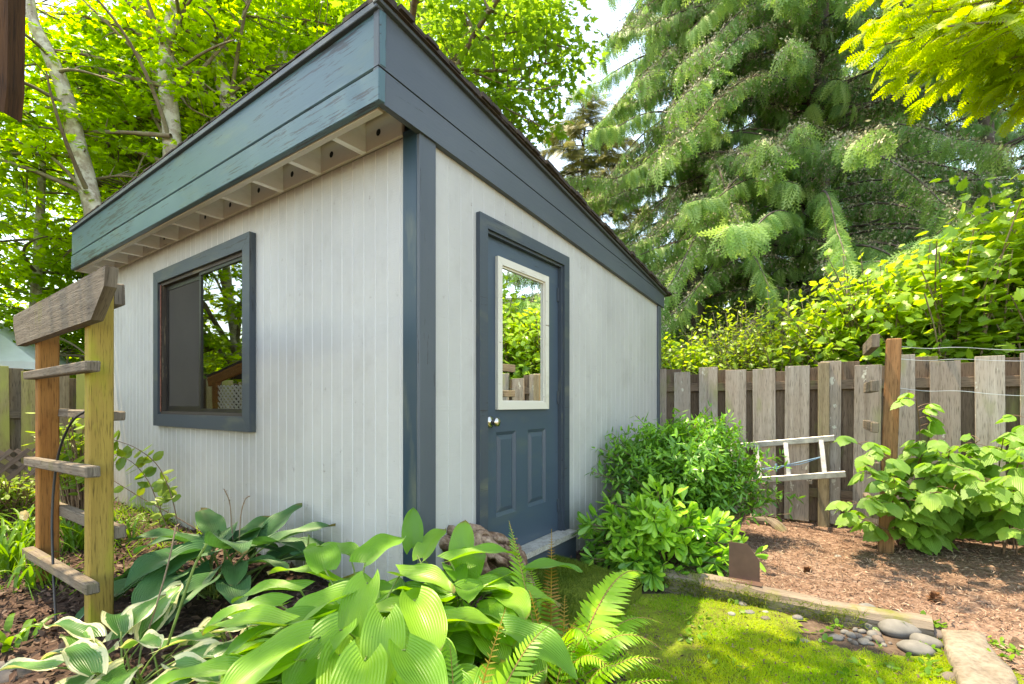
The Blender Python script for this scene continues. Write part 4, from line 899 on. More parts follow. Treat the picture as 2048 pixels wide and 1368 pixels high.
# ================================================================ foreground plants
def hosta_leaf(mb, base, az, L, W, e0, droop, roll, rnd, und=.03, cup=.22, heart=.16, twist=0.):
    nu, nv = 11, 15; u = np.linspace(-1, 1, nu); v = np.linspace(0, 1, nv)
    ang = e0-droop*v**1.2; dv_ = 1/(nv-1)
    cx = np.concatenate([[0], np.cumsum(np.cos(ang)[:-1])*dv_])*L; cz = np.concatenate([[0], np.cumsum(np.sin(ang)[:-1])*dv_])*L
    uu, vv = np.meshgrid(u, v); ph = rng.random()*6.3
    wd = W*(np.clip(vv+.05, 0, 1)**.5)*(np.clip(1-vv, 0, 1)**.72)*1.55*(1-.0*vv)
    vb = np.clip(vv-heart*np.abs(uu)**1.6*(1-vv)**3, -.2, 1)
    px_ = np.interp(vb, v, cx)+np.minimum(vb, 0)*L*math.cos(e0); pz_ = np.interp(vb, v, cz)+np.minimum(vb, 0)*L*math.sin(e0)
    an = np.interp(vb, v, ang)
    lat = uu*wd; hh = cup*W*(np.abs(uu)**1.5)*(1.1-vv)*1.2-.05*W*(1-uu**2)+und*L*np.sin(vv*11+ph+uu*1.5)*np.abs(uu)**2.5+.008*W*np.abs(np.sin(uu*12))*(1-vv)
    hh = hh+roll*lat
    fx = px_-np.sin(an)*hh; fz = pz_+np.cos(an)*hh
    az2 = az+twist*vv
    dx, dy = np.cos(az2), np.sin(az2)
    P = np.stack([base[0]+fx*dx-lat*dy, base[1]+fx*dy+lat*dx, base[2]+fz], -1)
    i, j = np.meshgrid(np.arange(nv-1), np.arange(nu-1), indexing='ij'); k = i*nu+j
    mb.add(P.reshape(-1, 3), np.stack([k, k+1, k+nu+1, k+nu], -1).reshape(-1, 4), np.stack([uu, vv], -1).reshape(-1, 2), rnd)
def hosta(name, label, base, n, Rm, Ls, asp, hmax, mat, seed, extra=(), stalks=(), mono=True, und=.03, azr=None):
    global rng
    keep = rng; rng = np.random.default_rng(seed); base = np.asarray(base, float)
    t = thing(name, label, 'hosta', base); lf_, sm = MB(), MB()
    def leaf(tip0, az, L, W, e0, dr, roll, tw):
        r0 = base+A3(rng.normal()*.05, rng.normal()*.05, -.02); c = r0+(tip0-r0)*A3(.35, .35, .75)
        pts = bez(r0, c, tip0, 9); ln = np.linspace(0, 1, 9); tube(sm, pts, .0055*(1.15-.5*ln)*(L/.28), 6)
        hosta_leaf(lf_, tip0, az, L, W, e0, dr, roll, rng.random(), und, twist=tw)
    for i in range(n):
        q = ((i+.5)/n)**.62; az = i*2.39996+rng.normal()*.25
        if azr and rng.random() < azr[2]: az = rng.uniform(azr[0], azr[1])
        r = Rm*q*rng.uniform(.85, 1.1); h = hmax*(1-.62*q**1.7)*rng.uniform(.85, 1.12)
        L = rng.uniform(*Ls); e0 = R(32-30*q+rng.normal()*10); dr = R(rng.uniform(45, 85)); W = L*asp*rng.uniform(.9, 1.12)*.5
        leaf(base+A3(math.cos(az)*r, math.sin(az)*r, h), az+rng.normal()*.3, L, W, e0, dr, rng.normal()*.14, rng.normal()*.25)
    for (px, py, D, azd, L, asp2, e0, dr, roll) in extra:
        leaf(at(px, py, D), R(azd), L, L*asp2*.5, R(e0), R(dr), roll, 0)
    part('foliage', lf_, mat, t, True); part('stem', sm, M['stem'], t, True)
    for (pts, rad, mt) in stalks:
        s_ = MB(); tube(s_, spline(pts, 20), rad, 6); 
        for q in np.linspace(.55, .98, 6):
            w = spline(pts, 50)[int(q*49)]; inst(s_, LANCE, [w], [A3(rng.normal(), rng.normal(), .6)], A3(0, 0, 1), .02)
        part('flower_stalk', s_, M[mt], t)
    rng = keep; return t
# azimuth 0 = +X (picture right), 90 = away, -90 = towards the camera
hosta('hosta', 'big bright green hosta filling the lower middle of the bed', (-.52, 1.66, .10), 82, .47, (.18, .26), .86, .35, M['hosta'], 21,
      extra=[(735, 1165, 1.62, -95, .22, .75, -25, 60, 0), (770, 1235, 1.38, -80, .20, .85, -30, 50, 0), (620, 1275, 1.25, -120, .26, .72, 5, 45, .1), (560, 1250, 1.42, 170, .28, .6, 8, 45, 0),
             (640, 1235, 1.5, -150, .27, .62, 10, 50, .1), (660, 1160, 1.85, 165, .30, .5, 18, 45, .2), (700, 1110, 2.0, 150, .26, .6, 15, 50, 0), (680, 1310, 1.25, -70, .22, .7, -10, 50, 0), (470, 1340, 1.35, 190, .26, .5, 5, 40, 0), (600, 1180, 1.8, 185, .26, .6, 12, 50, 0), (560, 1210, 1.7, 200, .26, .6, 8, 50, 0), (730, 1125, 1.9, 60, .24, .8, 30, 45, .1), (690, 1190, 1.6, -140, .22, .85, 0, 45, 0), (800, 1150, 1.8, -20, .24, .8, 10, 45, 0), (650, 1140, 1.85, 120, .24, .8, 28, 45, 0), (830, 1200, 1.55, -60, .22, .85, -10, 45, 0), (590, 1320, 1.2, -140, .22, .8, 0, 40, 0), (680, 1260, 1.35, -110, .22, .85, -5, 45, 0), (810, 1300, 1.25, -50, .2, .85, -5, 45, 0), (730, 1320, 1.2, -85, .22, .85, -10, 45, 0)])
hosta('hosta', 'bright green hosta between the driftwood and the sword fern', (-.20, 1.92, .10), 56, .34, (.17, .24), .86, .35, M['hosta'], 34,
      extra=[(922, 1122, 2.15, 85, .19, .85, 70, 25, 0), (825, 1095, 2.25, 100, .19, .75, 78, 25, .1), (845, 1115, 2.2, 60, .2, .8, 50, 50, 0), (900, 1120, 2.0, 10, .30, .5, 20, 45, 0), (930, 1180, 1.9, 20, .26, .6, 5, 50, 0), (1000, 1190, 1.95, 0, .26, .6, 10, 50, 0), (1060, 1140, 2.1, 10, .25, .55, 15, 50, 0),
             (870, 1245, 1.6, 20, .26, .6, 5, 45, 0), (1010, 1260, 1.65, -35, .30, .62, 5, 50, .1)])
hosta('hosta', 'bright green hosta at the lower edge beside the near fern fronds', (-.12, 1.32, .10), 14, .22, (.17, .23), .72, .20, M['hosta'], 51)
hosta('hosta', 'dark blue green hosta against the foot of the window wall', (-1.62, 2.62, .12), 26, .36, (.26, .34), .72, .33, M['bhosta'], 43,
      extra=[(480, 1100, 2.7, 75, .28, .75, 50, 45, 0), (530, 1080, 2.75, 60, .30, .62, 50, 40, .1), (545, 1085, 2.65, 20, .34, .5, 22, 25, .1), (400, 1115, 2.6, 175, .34, .5, 5, 25, .1), (430, 1075, 2.75, 140, .28, .7, 45, 40, 0), (420, 1160, 2.35, -100, .22, .95, 0, 35, 0), (355, 1165, 2.4, -165, .24, .85, 0, 30, 0), (590, 1112, 2.6, 10, .2, .55, 15, 30, 0), (470, 1130, 2.5, -60, .24, .7, 10, 50, 0)],
      stalks=[([at(466, 1090, 2.7), at(462, 1030, 2.72), at(458, 1000, 2.74), at(448, 978, 2.74)], .003, 'dry'), ([at(478, 1090, 2.7), at(482, 1030, 2.72), at(490, 1000, 2.74), at(500, 992, 2.74)], .003, 'dry'), ([at(612, 1130, 2.5), at(616, 1090, 2.5), at(618, 1070, 2.5)], .004, 'stem')])
hosta('hosta', 'white edged variegated hosta at the lower corner of the bed', (-1.36, 1.66, .10), 17, .30, (.19, .25), .62, .27, M['vhosta'], 65,
      extra=[(185, 1275, 1.72, 165, .25, .5, 20, 40, .1), (240, 1275, 1.72, 75, .2, .75, 45, 40, 0), (290, 1255, 1.85, 80, .2, .75, 50, 40, 0), (318, 1245, 1.95, 90, .18, .8, 60, 40, 0), (105, 1335, 1.5, 178, .24, .5, 5, 30, .1), (185, 1345, 1.45, 150, .2, .65, 30, 50, 0)],
      stalks=[([at(335, 1290, 1.7), at(365, 1200, 1.72), at(390, 1130, 1.74), at(413, 1088, 1.75)], .0045, 'stem'), ([at(283, 1300, 1.75), at(310, 1220, 1.8), at(338, 1120, 1.85), at(352, 1050, 1.9)], .003, 'dry')], und=.05)
hosta('hosta', 'smaller white edged variegated hosta between the arbor and the green hostas', (-1.02, 1.86, .10), 15, .26, (.17, .23), .6, .23, M['vhosta'], 72,
      extra=[(440, 1240, 1.95, 30, .18, .55, 30, 30, 0), (440, 1265, 1.85, 10, .2, .5, 15, 30, 0), (350, 1330, 1.5, -20, .2, .6, 10, 40, 0)], und=.05)
# sword ferns
def frond(lf_, sm, base, tip, arch, np_=32, Lp=.092, rnd=.5, roll=0.):
    mid = (base+tip)/2+Z*arch; P = bez(base, mid, tip, 40); tg = nrm(np.gradient(P, axis=0)); sd = nrm(np.cross(tg, Z)+1e-6); sd = nrm(sd+roll*np.cross(tg, sd)); upv = np.cross(sd, tg)
    L = np.linalg.norm(np.diff(P, axis=0), axis=1).sum(); tube(sm, P, .0032*np.linspace(1.2, .35, 40)*(L/.6)**.5, 5)
    s = np.linspace(.13, .995, int(np_*L/.6)); k = s*39; i0 = np.clip(k.astype(int), 0, 38); f = (k-i0)[:, None]
    p = P[i0]*(1-f)+P[i0+1]*f; prof = np.minimum(1, .55+(s-.13)*2.2)*np.clip((1-s)/.62, .04, 1)**.8; ln = Lp*prof*(L/.6)**.6
    for sg in (-1, 1):
        d = sd[i0]*sg+tg[i0]*(.28+.5*s[:, None])+rng.normal(size=(len(s), 3))*.06+Z*-.16; inst(lf_, PINNA, p, d, upv[i0]+sd[i0]*sg*.25+rng.normal(size=(len(s), 3))*.12, ln*rng.uniform(.92, 1.06, len(s)), np.clip(rnd+rng.normal(size=len(s))*.1, 0, 1))
PINNA = (np.array([(0, 0, 0), (.08, .05, .0), (.088, .35, -.01), (.062, .72, -.05), (0, 1, -.12), (-.06, .72, -.05), (-.085, .35, -.01), (-.07, .08, .0)]), np.array([[0, 1, 2, 7], [7, 2, 3, 6], [6, 3, 4, 5]]), np.array([(0, 0), (1, 0), (1, .35), (.8, .7), (0, 1), (-.8, .7), (-1, .35), (-1, 0)], float))
PINNA = (PINNA[0], np.array([[0, 1, 2, 6], [0, 2, 6, 7], [6, 2, 3, 5], [5, 3, 4, 4]])[[0, 2]], PINNA[2])
PINNA = (PINNA[0], np.concatenate([np.array([[0, 1, 2], [0, 2, 6], [0, 6, 7], [6, 2, 3], [6, 3, 5], [5, 3, 4]])]), PINNA[2])
def fern(label, base, tips, dry=(), seed=1, Lp=.10):
    t = thing('sword_fern', label, 'fern', base); lf_, sm = MB(), MB(); base = np.asarray(base, float)
    for (px, py, D, arch, *ro) in tips: frond(lf_, sm, base+A3(*(rng.normal(size=2)*.025), 0), at(px, py, D), arch, Lp=Lp, rnd=rng.uniform(.2, .9), roll=ro[0] if ro else 0)
    part('foliage', lf_, M['fern'], t); part('stem', sm, M['rachis'], t)
    if dry:
        lf_ = MB()
        for (px, py, D, arch, *ro) in dry: frond(lf_, sm2 := MB(), base+A3(*(rng.normal(size=2)*.03), 0), at(px, py, D), arch, 30, Lp*.5, rng.random()); lf_.v += sm2.v; lf_.r += sm2.r; lf_.f += [(f+lf_.n, u, m) for f, u, m in sm2.f]; lf_.n += sm2.n
        part('dry_frond', lf_, M['dryfern'], t, label='dry orange brown fern fronds')
fern('spreading sword fern arching over the edge of the lawn', (.15, 1.74, .11),
     [(1018, 1042, 2.18, .06, .9), (1290, 1148, 2.02, .34), (1268, 1288, 1.78, .30), (1325, 1248, 1.95, .26), (1190, 1325, 1.62, .36), (1285, 1330, 1.7, .26), (1060, 1130, 2.25, .1), (1095, 1165, 2.2, .05), (1230, 1210, 2.15, .2), (1175, 1365, 1.62, .22), (1340, 1345, 1.78, .2), (1325, 1300, 1.72, .28), (1230, 1355, 1.55, .25), (1210, 1300, 1.75, .25), (1130, 1320, 1.68, .26), (1065, 1310, 1.7, .2)],
     [(1103, 1058, 2.35, .05), (1058, 1180, 1.9, .08), (1130, 1190, 1.9, .12), (1165, 1230, 1.85, .1)], 3)
fern('sword fern with upright fronds in front of the green hostas', (-.16, 1.24, .10),
     [(1102, 1250, 1.48, .20), (868, 1195, 1.58, .10, .7), (900, 1290, 1.5, .1), (1090, 1340, 1.30, .18), (830, 1330, 1.3, .12)], [(1012, 1215, 1.52, .05), (870, 1350, 1.2, .06)], 4, .09)
fern('low sword fern spreading at the lower edge of the lawn', (.14, 1.62, .08),
     [(1320, 1318, 1.62, .16), (1250, 1345, 1.5, .2), (1345, 1362, 1.6, .12), (1150, 1290, 1.75, .2), (1290, 1385, 1.45, .15)], (), 5, .09)
# leafy shoots
def shrub(name, label, cat, base, ctr, rad, K, nl, T, ls, mat, seed, smat='cane', sr=.006, s0=.45, whorl=False, per=1, up=.4, zmin=None, lean=(0, 0, 0), nstem=None, ymin=None, group=None):
    r_ = np.random.default_rng(seed); base = np.asarray(base, float); ctr = np.asarray(ctr, float); rad = np.asarray(rad, float)
    t = thing(name, label, cat, base, group); lf_, sm = MB(), MB()
    d = nrm(r_.normal(size=(K, 3))); d[:, 2] = np.where(d[:, 2] < -.35, -d[:, 2], d[:, 2])
    rr_ = r_.uniform(.45, 1.12, K)**.6*(1+.34*fbm(d+seed, 2.4, 3)); tip = ctr+d*rad*rr_[:, None]+np.asarray(lean)*r_.random(K)[:, None]
    if ymin is not None: tip[:, 1] = np.maximum(tip[:, 1], ymin)
    tip[:, 2] = np.maximum(tip[:, 2], (zmin if zmin is not None else base[2]+.05))
    b = base+A3(1, 1, 0)*r_.normal(size=(K, 3))*rad*.12
    c = b+(tip-b)*A3(.3, .3, .75)+r_.normal(size=(K, 3))*rad*.08
    for i in range(0, K, max(1, K//(nstem or 120))): tube(sm, bez(b[i], c[i], tip[i], 7), np.linspace(sr, sr*.35, 7), 5, cap=False)
    s = np.linspace(s0, 1, nl)
    for j, q in enumerate(s):
        p = (1-q)**2*b+2*q*(1-q)*c+q*q*tip; tg = nrm(2*(1-q)*(c-b)+2*q*(tip-c))
        nper = per if not whorl or j < nl-1 else per+4
        for w in range(nper):
            sdv = nrm(np.cross(tg, nrm(r_.normal(size=(K, 3))))); dr_ = nrm(tg*(.55 if not whorl else .75)+sdv*.85+Z*r_.uniform(-.25, .15, (K, 1)))
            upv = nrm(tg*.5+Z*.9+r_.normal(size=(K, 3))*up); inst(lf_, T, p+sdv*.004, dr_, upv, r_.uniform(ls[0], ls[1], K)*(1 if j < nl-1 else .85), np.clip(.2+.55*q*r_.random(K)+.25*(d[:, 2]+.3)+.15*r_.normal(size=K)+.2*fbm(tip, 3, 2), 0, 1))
    part('foliage', lf_, mat, t); part('stem', sm, M[smat], t, True); return t
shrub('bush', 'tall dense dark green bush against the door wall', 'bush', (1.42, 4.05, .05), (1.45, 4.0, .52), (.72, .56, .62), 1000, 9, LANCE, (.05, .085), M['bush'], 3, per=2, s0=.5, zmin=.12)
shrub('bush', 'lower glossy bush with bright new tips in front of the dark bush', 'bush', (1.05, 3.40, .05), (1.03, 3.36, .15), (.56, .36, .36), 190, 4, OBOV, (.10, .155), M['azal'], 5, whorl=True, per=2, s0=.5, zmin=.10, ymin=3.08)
# raspberry canes
def raspberry(label, base, canes, seed, ls=(.13, .20), n=16):
    r_ = np.random.default_rng(seed); base = np.asarray(base, float); canes = [np.asarray(c_, float)+o_ for c_ in canes for o_ in ((A3(0, 0, 0), A3(*(r_.normal(size=3)*A3(.12, .12, .1)))) if r_.random() < .3 else (A3(0, 0, 0),))]; t = thing('raspberry_cane', label, 'raspberry', base, 'raspberry canes along the fence'); lf_, sm = MB(), MB()
    for tip in canes:
        tip = np.asarray(tip, float); b = base+A3(r_.normal()*.05, r_.normal()*.05, -.02); c = b+(tip-b)*A3(.2, .2, .8)+r_.normal(size=3)*.05; P = bez(b, c, tip, 30); tube(sm, P, np.linspace(.006, .0022, 30), 6)
        for q in np.linspace(.22, 1, n):
            i = int(q*29); az = r_.uniform(0, 6.28); d = nrm(A3(math.cos(az), math.sin(az), r_.uniform(-.1, .5))); Lp = r_.uniform(.07, .13)*(1.1-.4*q); e = P[i]+d*Lp
            tube(sm, bez(P[i], P[i]+d*Lp*.5+Z*.015, e, 5), .0018, 4, cap=False); k = r_.uniform(*ls)*(1.05-.4*q)
            s2 = nrm(np.cross(d, Z)); nrm_ = nrm(Z+.35*r_.normal(size=3)-d*-.15)
            for dd_, sc in ((d+A3(0, 0, -.85), 1), (s2+d*.35+A3(0, 0, -.6), .8), (-s2+d*.35+A3(0, 0, -.6), .8)):
                inst(lf_, RASP, [e], [dd_], [nrm_], [k*sc], np.clip([.35+.5*q*r_.random()+.1*r_.normal()], 0, 1), wsc=1.15)
    part('foliage', lf_, M['rasp'], t); part('stem', sm, M['cane'], t, True)
def onz(px, py, z): return P2(px, py, z)
raspberry('leafy raspberry plant climbing round the trellis post', onz(1835, 1098, .06), [at(1700, 880, 3.15), at(1830, 790, 3.35), at(1790, 960, 3.1), at(1880, 930, 3.2), at(1730, 1000, 3.2), at(1860, 880, 3.3), at(1700, 1010, 3.3)], 1, n=15)
raspberry('raspberry plant growing beside the first cane clump at the post', onz(1905, 1092, .06), [at(1900, 900, 3.15), at(1940, 940, 2.95), at(1860, 985, 3.0), at(1960, 880, 3.2), at(1985, 960, 3.0)], 2)
raspberry('raspberry plant with the broadest leaves at the end of the row', onz(2000, 1110, .06), [at(2010, 870, 3.0), at(2060, 900, 2.7), at(1960, 960, 2.8), at(2040, 960, 2.6), at(2090, 860, 3.0)], 6, (.13, .21), 14)
raspberry('raspberry plant at the far end against the fence boards', onz(2100, 1095, .06), [at(2060, 840, 3.25), at(2120, 820, 3.2), at(2180, 860, 3.0), at(2100, 950, 2.9), at(2040, 1060, 2.85)], 8)
raspberry('raspberry plant beyond the wire row seen in the door glass', (4.0, 3.0, .06), [(3.9, 3.1, 1.3), (4.2, 2.8, 1.2), (4.3, 3.3, 1.5)], 9)
# oval leaved arching twigs behind the arbor
tw = thing('snowberry', 'thin arching stems with oval leaves between the arbor and the window wall', 'shrub', P2(352, 1078, .12)); lf_, sm = MB(), MB()
for P, ts in (([(362, 1085, 3.0), (345, 1000, 3.0), (318, 935, 3.0), (275, 898, 2.95), (228, 880, 2.9), (200, 872, 2.85)], 1), ([(345, 1080, 3.0), (320, 1020, 3.0), (298, 965, 3.0), (265, 925, 2.95), (225, 908, 2.9)], 1), ([(402, 1064, 3.3), (345, 1030, 3.25), (290, 1000, 3.15), (228, 962, 3.0), (180, 930, 2.9)], 0), ([(330, 1075, 3.1), (318, 1040, 3.1), (326, 990, 3.1), (335, 960, 3.1)], 1), ([(120, 960, 2.9), (108, 920, 2.9), (100, 880, 2.9), (112, 850, 2.9)], 1), ([(160, 1000, 2.8), (150, 950, 2.8), (135, 905, 2.8)], 1)):
    Q = spline([at(*q) for q in P], 40); tube(sm, Q, np.linspace(.0035, .0015, 40), 5)
    for i in range(8 if ts else 22, 38, 2 if ts else 4):
        for sg in (-1, 1):
            if rng.random() < .25: continue
            d = nrm(np.cross(Q[min(i+1, 39)]-Q[i], A3(0, -1, .3)))*sg+A3(0, 0, .25)+rng.normal(size=3)*.35; inst(lf_, OVAL, [Q[i]], [d], [A3(0, -.55, .8)+rng.normal(size=3)*.35], [rng.uniform(.05, .088)], None, wsc=1.15)
part('foliage', lf_, M['oval'], tw); part('stem', sm, M['cane'], tw, True)
# daylily clumps
def strapclump(label, base, n, L, w, seed, spread=.9, group='daylily clumps round the arbor'):
    r_ = np.random.default_rng(seed); t = MB(); base = np.asarray(base, float)
    for i in range(n):
        az = r_.uniform(0, 6.28); l = L*r_.uniform(.6, 1.1); sp = spread*r_.uniform(.25, 1); b = base+A3(*(r_.normal(size=2)*.05), -.01); dx = A3(math.cos(az), math.sin(az), 0)
        P = bez(b, b+dx*l*.25*sp+Z*l*.75, b+dx*l*.8*sp+Z*l*r_.uniform(.15, .75), 8); s = np.cross(dx, Z); v = np.linspace(0, 1, 8); hw = w/2*np.minimum(1, .6+v*2)*(1-v**3)
        W = np.stack([P-s*hw[:, None], P-Z*.12*w, P+s*hw[:, None]], 1).reshape(-1, 3); q = np.arange(7)*3
        t.add(W, np.concatenate([np.stack([q, q+1, q+4, q+3], -1), np.stack([q+1, q+2, q+5, q+4], -1)]), np.stack([np.tile([-1, 0, 1], 8), np.repeat(v, 3)], -1), np.clip(r_.random()*.7+.15, 0, 1))
    solo('daylily', t, M['strap'], label, 'daylily', base, group)
for i, (px, py, D, n, L, lab) in enumerate([(20, 1120, 3.0, 46, .55, 'bright daylily clump at the edge of the view below the lattice'), (55, 1075, 3.5, 44, .5, 'bright daylily clump behind the pale yellow flower'), (140, 1090, 3.45, 34, .45, 'daylily clump between the two arbor posts'), (10, 1040, 4.3, 40, .5, 'farther daylily clump in front of the lattice at the edge'), (150, 1035, 4.2, 36, .45, 'farther daylily clump before the lattice between the posts'), (245, 1065, 3.7, 26, .32, 'thin daylily tuft at the foot of the window wall'), (75, 1150, 2.75, 22, .35, 'short daylily tuft at the foot of the darker post')]):
    p = at(px, py, D); p[2] = H(p[0], p[1]); strapclump(lab, p, n, L, .02, 20+i, 1.)
p = P2(38, 1290, .12); strapclump('small strappy plant on the bare mulch in the lower corner', p, 9, .22, .03, 40, 1.5)
p = at(52, 1030, 2.9); m_ = MB(); tube(m_, bez(A3(p[0], p[1]+.1, .1), A3(p[0], p[1]+.1, p[2]-.1), p, 8), .003, 5)
fl = thing('rose', 'single pale yellow rose bloom beside the darker arbor post', 'flower', A3(p[0], p[1]+.1, .1)); part('stem', m_, M['stem'], fl)
m_ = MB(); 
for k_, (nn_, r_) in enumerate(((5, .036), (6, .03), (5, .022), (4, .014))):
    for i in range(nn_):
        a = i/nn_*6.283+k_*.5; d = A3(math.cos(a), -.45, math.sin(a)); inst(m_, OVAL, [p+A3(0, -.006*k_, 0)], [d], [A3(0, -1, 0)-d*.3], [r_], None, wsc=1.8)
part('bloom', m_, M['petal'], fl)
shrub('low_plant', 'low bright leafy plant at the edge of the view under the lattice', 'plant', at(25, 1020, 4.0)*A3(1, 1, 0)+Z*.1, at(25, 1000, 4.0), (.35, .3, .22), 160, 4, OVAL, (.04, .07), M['ltgreen'], 8)
shrub('low_plant', 'low leafy plant between the arbor posts before the lattice', 'plant', at(155, 960, 3.6)*A3(1, 1, 0)+Z*.1, at(150, 905, 3.6), (.22, .2, .28), 60, 4, OVAL, (.07, .11), M['ltgreen'], 9)
# ================================================================ trees
def limbs_to(t_pts, ends, sm, r0, r1=.012, rise=.12, seed=0):
    pass
def maple(name, label, tr_pts, r0, r1, ctr, rad, n_cl, per, mat, seed, limbs=(), nlimb=14, ls=(.10, .15), zc=None, spray=.36, only=None, sub=True, shift=1.0, extra=None):
    r_ = np.random.default_rng(seed); T = spline(tr_pts, 40); base = A3(T[0][0], T[0][1], T[0][2]); t = thing(name, label, 'tree', base)
    tm, lm, lf_ = MB(), MB(), MB(); tube(tm, T, np.linspace(r0, r1, 40), 14, wob=.1); part('trunk', tm, M['bark'], t, True)
    ctr = np.asarray(ctr, float); rad = np.asarray(rad, float); nodes = []; nr = []
    def limb(P, ra, rb):
        tube(lm, P, np.linspace(ra, rb, len(P)), 7, cap=False, wob=.12); nodes.append(P[2:]); nr.append(np.linspace(ra, rb, len(P))[2:])
    nodes.append(T[7:]); nr.append(np.full(33, .03))
    for (P, ra) in limbs: limb(spline(P, 18), ra, ra*.3)
    for i in range(nlimb):
        k = int(r_.uniform(10, 39)); a = T[k]; az = i*2.4+r_.normal()*.4; e = ctr+rad*.8*A3(math.cos(az), math.sin(az), r_.uniform(-.6, .7)); e[2] = max(e[2], a[2]-.4)
        limb(bez(a, (a+e)/2+Z*r_.uniform(.1, .6)+r_.normal(size=3)*.2, e, 14), .05*(1-k/60), .012)
    d = nrm(r_.normal(size=(n_cl*2, 3))); c = ctr+A3(0, shift, 0)+d*rad*(r_.random((n_cl*2, 1))**.38); c = c[r_.random(len(c)) < np.clip(.75+.9*fbm(c, .55, 2), .05, 1)][:n_cl]
    if only is not None: c = c[only(c)]
    c = c[(c[:, 2] < CZ+(HY+110)/F*c[:, 1]) | (c[:, 0] < -7.3)]
    if extra is not None: c = np.concatenate([c, np.asarray(extra[0])+nrm(r_.normal(size=(extra[2], 3)))*np.asarray(extra[1])*r_.random((extra[2], 1))**.4])
    nd_ = np.concatenate(nodes); rn_ = np.concatenate(nr)
    for i in range(len(c)):
        if not sub and i % 3: continue
        q = np.linalg.norm(nd_-c[i], axis=1)+.6*np.maximum(nd_[:, 2]-c[i][2]-.1, 0); j = int(np.argmin(q)); a = nd_[j]
        P = bez(a, (a+c[i])/2+Z*.12*np.linalg.norm(a-c[i])+r_.normal(size=3)*.08, c[i], 7); tube(lm, P, np.linspace(min(.018, rn_[j]*.6), .004, 7), 4, cap=False)
    K = len(c); n = K*per; ci = np.repeat(np.arange(K), per); dr_ = nrm(r_.normal(size=(n, 3))*A3(1, 1, .35)); p = c[ci]+dr_*(r_.random((n, 1))**.6)*spray*A3(1, 1, .55)
    up = Z+r_.normal(size=(n, 3))*.38; dd = dr_*A3(1, 1, .2)+Z*r_.uniform(-.75, .05, (n, 1))+r_.normal(size=(n, 3))*.2
    inst(lf_, MAPLE, p, dd, up, r_.uniform(ls[0], ls[1], n), np.clip(.5+.4*fbm(p, .9, 2)+.16*r_.normal(size=n), 0, 1))
    part('crown', lf_, mat, t); part('branch', lm, M['twig'], t, True); return t
def tp(pts, D): return [at(px, py, D) for px, py in pts]
vis = lambda c: (c[:, 1] > 4.2) & ~((np.abs((c-O)@U-2.4) < 2.9) & ((c-O)@V < 4.1) & ((c-O)@V > -.6) & (c[:, 2] < 3.5))
lf1 = [(tp([(160, 240), (100, 215), (40, 225), (-60, 190)], 8.2), .03), (tp([(175, 390), (110, 320), (40, 285), (-40, 270)], 8.1), .035), (tp([(170, 365), (230, 352), (300, 358)], 8.4), .03)]
maple('maple_tree', 'maple tree with the curved pale trunk standing nearest the side fence', [at(215, 1000, 8.2)*A3(1, 1, 0)]+tp([(205, 560), (186, 425), (158, 300), (128, 180), (92, 95), (62, 25), (50, -120), (70, -300)], 8.2), .17, .06, at(60, 240, 8.3), (2.6, 2.2, 3.2), 680, 28, M['maple'], 1, lf1, shift=1.7, only=vis)
lfB = [(tp([(335, 95), (240, 52), (150, 30), (60, 24)], 8.6), .05), (tp([(338, 175), (240, 150), (140, 125), (40, 132)], 8.5), .05), (tp([(342, 272), (250, 265), (150, 262), (50, 250)], 8.4), .045), (tp([(332, 75), (300, 30), (250, 0), (210, -60)], 8.6), .09), (tp([(345, 95), (400, 160), (440, 190)], 8.8), .04), (tp([(345, 170), (380, 215), (420, 235)], 8.7), .03)]
lfB += [([A3(-6.0, 8.6, 8.0), A3(-5.0, 6.8, 8.1), A3(-3.8, 4.8, 6.9), A3(-2.7, 2.9, 6.6)], .03), ([A3(-6.0, 8.6, 8.3), A3(-4.4, 7.0, 8.6), A3(-2.6, 5.0, 7.8), A3(-1.4, 3.0, 6.7)], .028)]  # unseen boughs, added with the extra clusters to dapple hostas and wall
maple('maple_tree', 'maple tree with the straight forked trunk rising behind the shed roof', [at(345, 1000, 8.7)*A3(1, 1, 0)]+tp([(348, 500), (345, 300), (338, 200), (333, 110), (345, 40), (358, -40), (360, -300)], 8.6), .19, .07, at(330, 120, 8.8), (2.5, 2.2, 3.4), 660, 28, M['maple'], 2, lfB, shift=1.5, extra=(A3(-2.4, 2.7, 6.5), A3(1.9, 1.5, .6), 58), only=vis)
lfC = [(tp([(455, 190), (495, 160), (515, 138)], 9.2), .05), (tp([(440, 160), (430, 110), (440, 60), (435, 10)], 9.2), .03), (tp([(425, 70), (470, 120), (520, 190)], 9.0), .025)]
maple('maple_tree', 'maple tree with the leaning grey trunk beside the forked one', [at(490, 1000, 9.3)*A3(1, 1, 0)]+tp([(480, 500), (462, 235), (446, 165), (432, 90), (420, 20), (415, -100), (430, -300)], 9.3), .19, .08, at(520, 60, 9.5), (2.4, 2.2, 3.2), 560, 28, M['maple'], 3, lfC, shift=1.6, only=vis)
maple('maple_tree', 'slender maple trunk with a broken stub glimpsed low over the roof edge', [at(395, 1000, 10.4)*A3(1, 1, 0)]+tp([(400, 500), (397, 270), (390, 200), (384, 100), (388, 0), (400, -200)], 10.4), .22, .09, at(250, 330, 10.6), (3.0, 2.0, 3.0), 560, 28, M['maple'], 4, [(tp([(310, 340), (288, 292), (268, 255)], 9.9), .09)], shift=2.0, only=vis)
maple('maple_tree', 'pale slim maple trunk highest over the middle of the roof', [at(565, 1000, 10.8)*A3(1, 1, 0)]+tp([(562, 400), (563, 130), (566, 60), (560, 0), (570, -250)], 10.8), .17, .08, at(640, 40, 10.6), (3.0, 2.0, 3.0), 520, 28, M['maple'], 5, shift=2., only=vis)
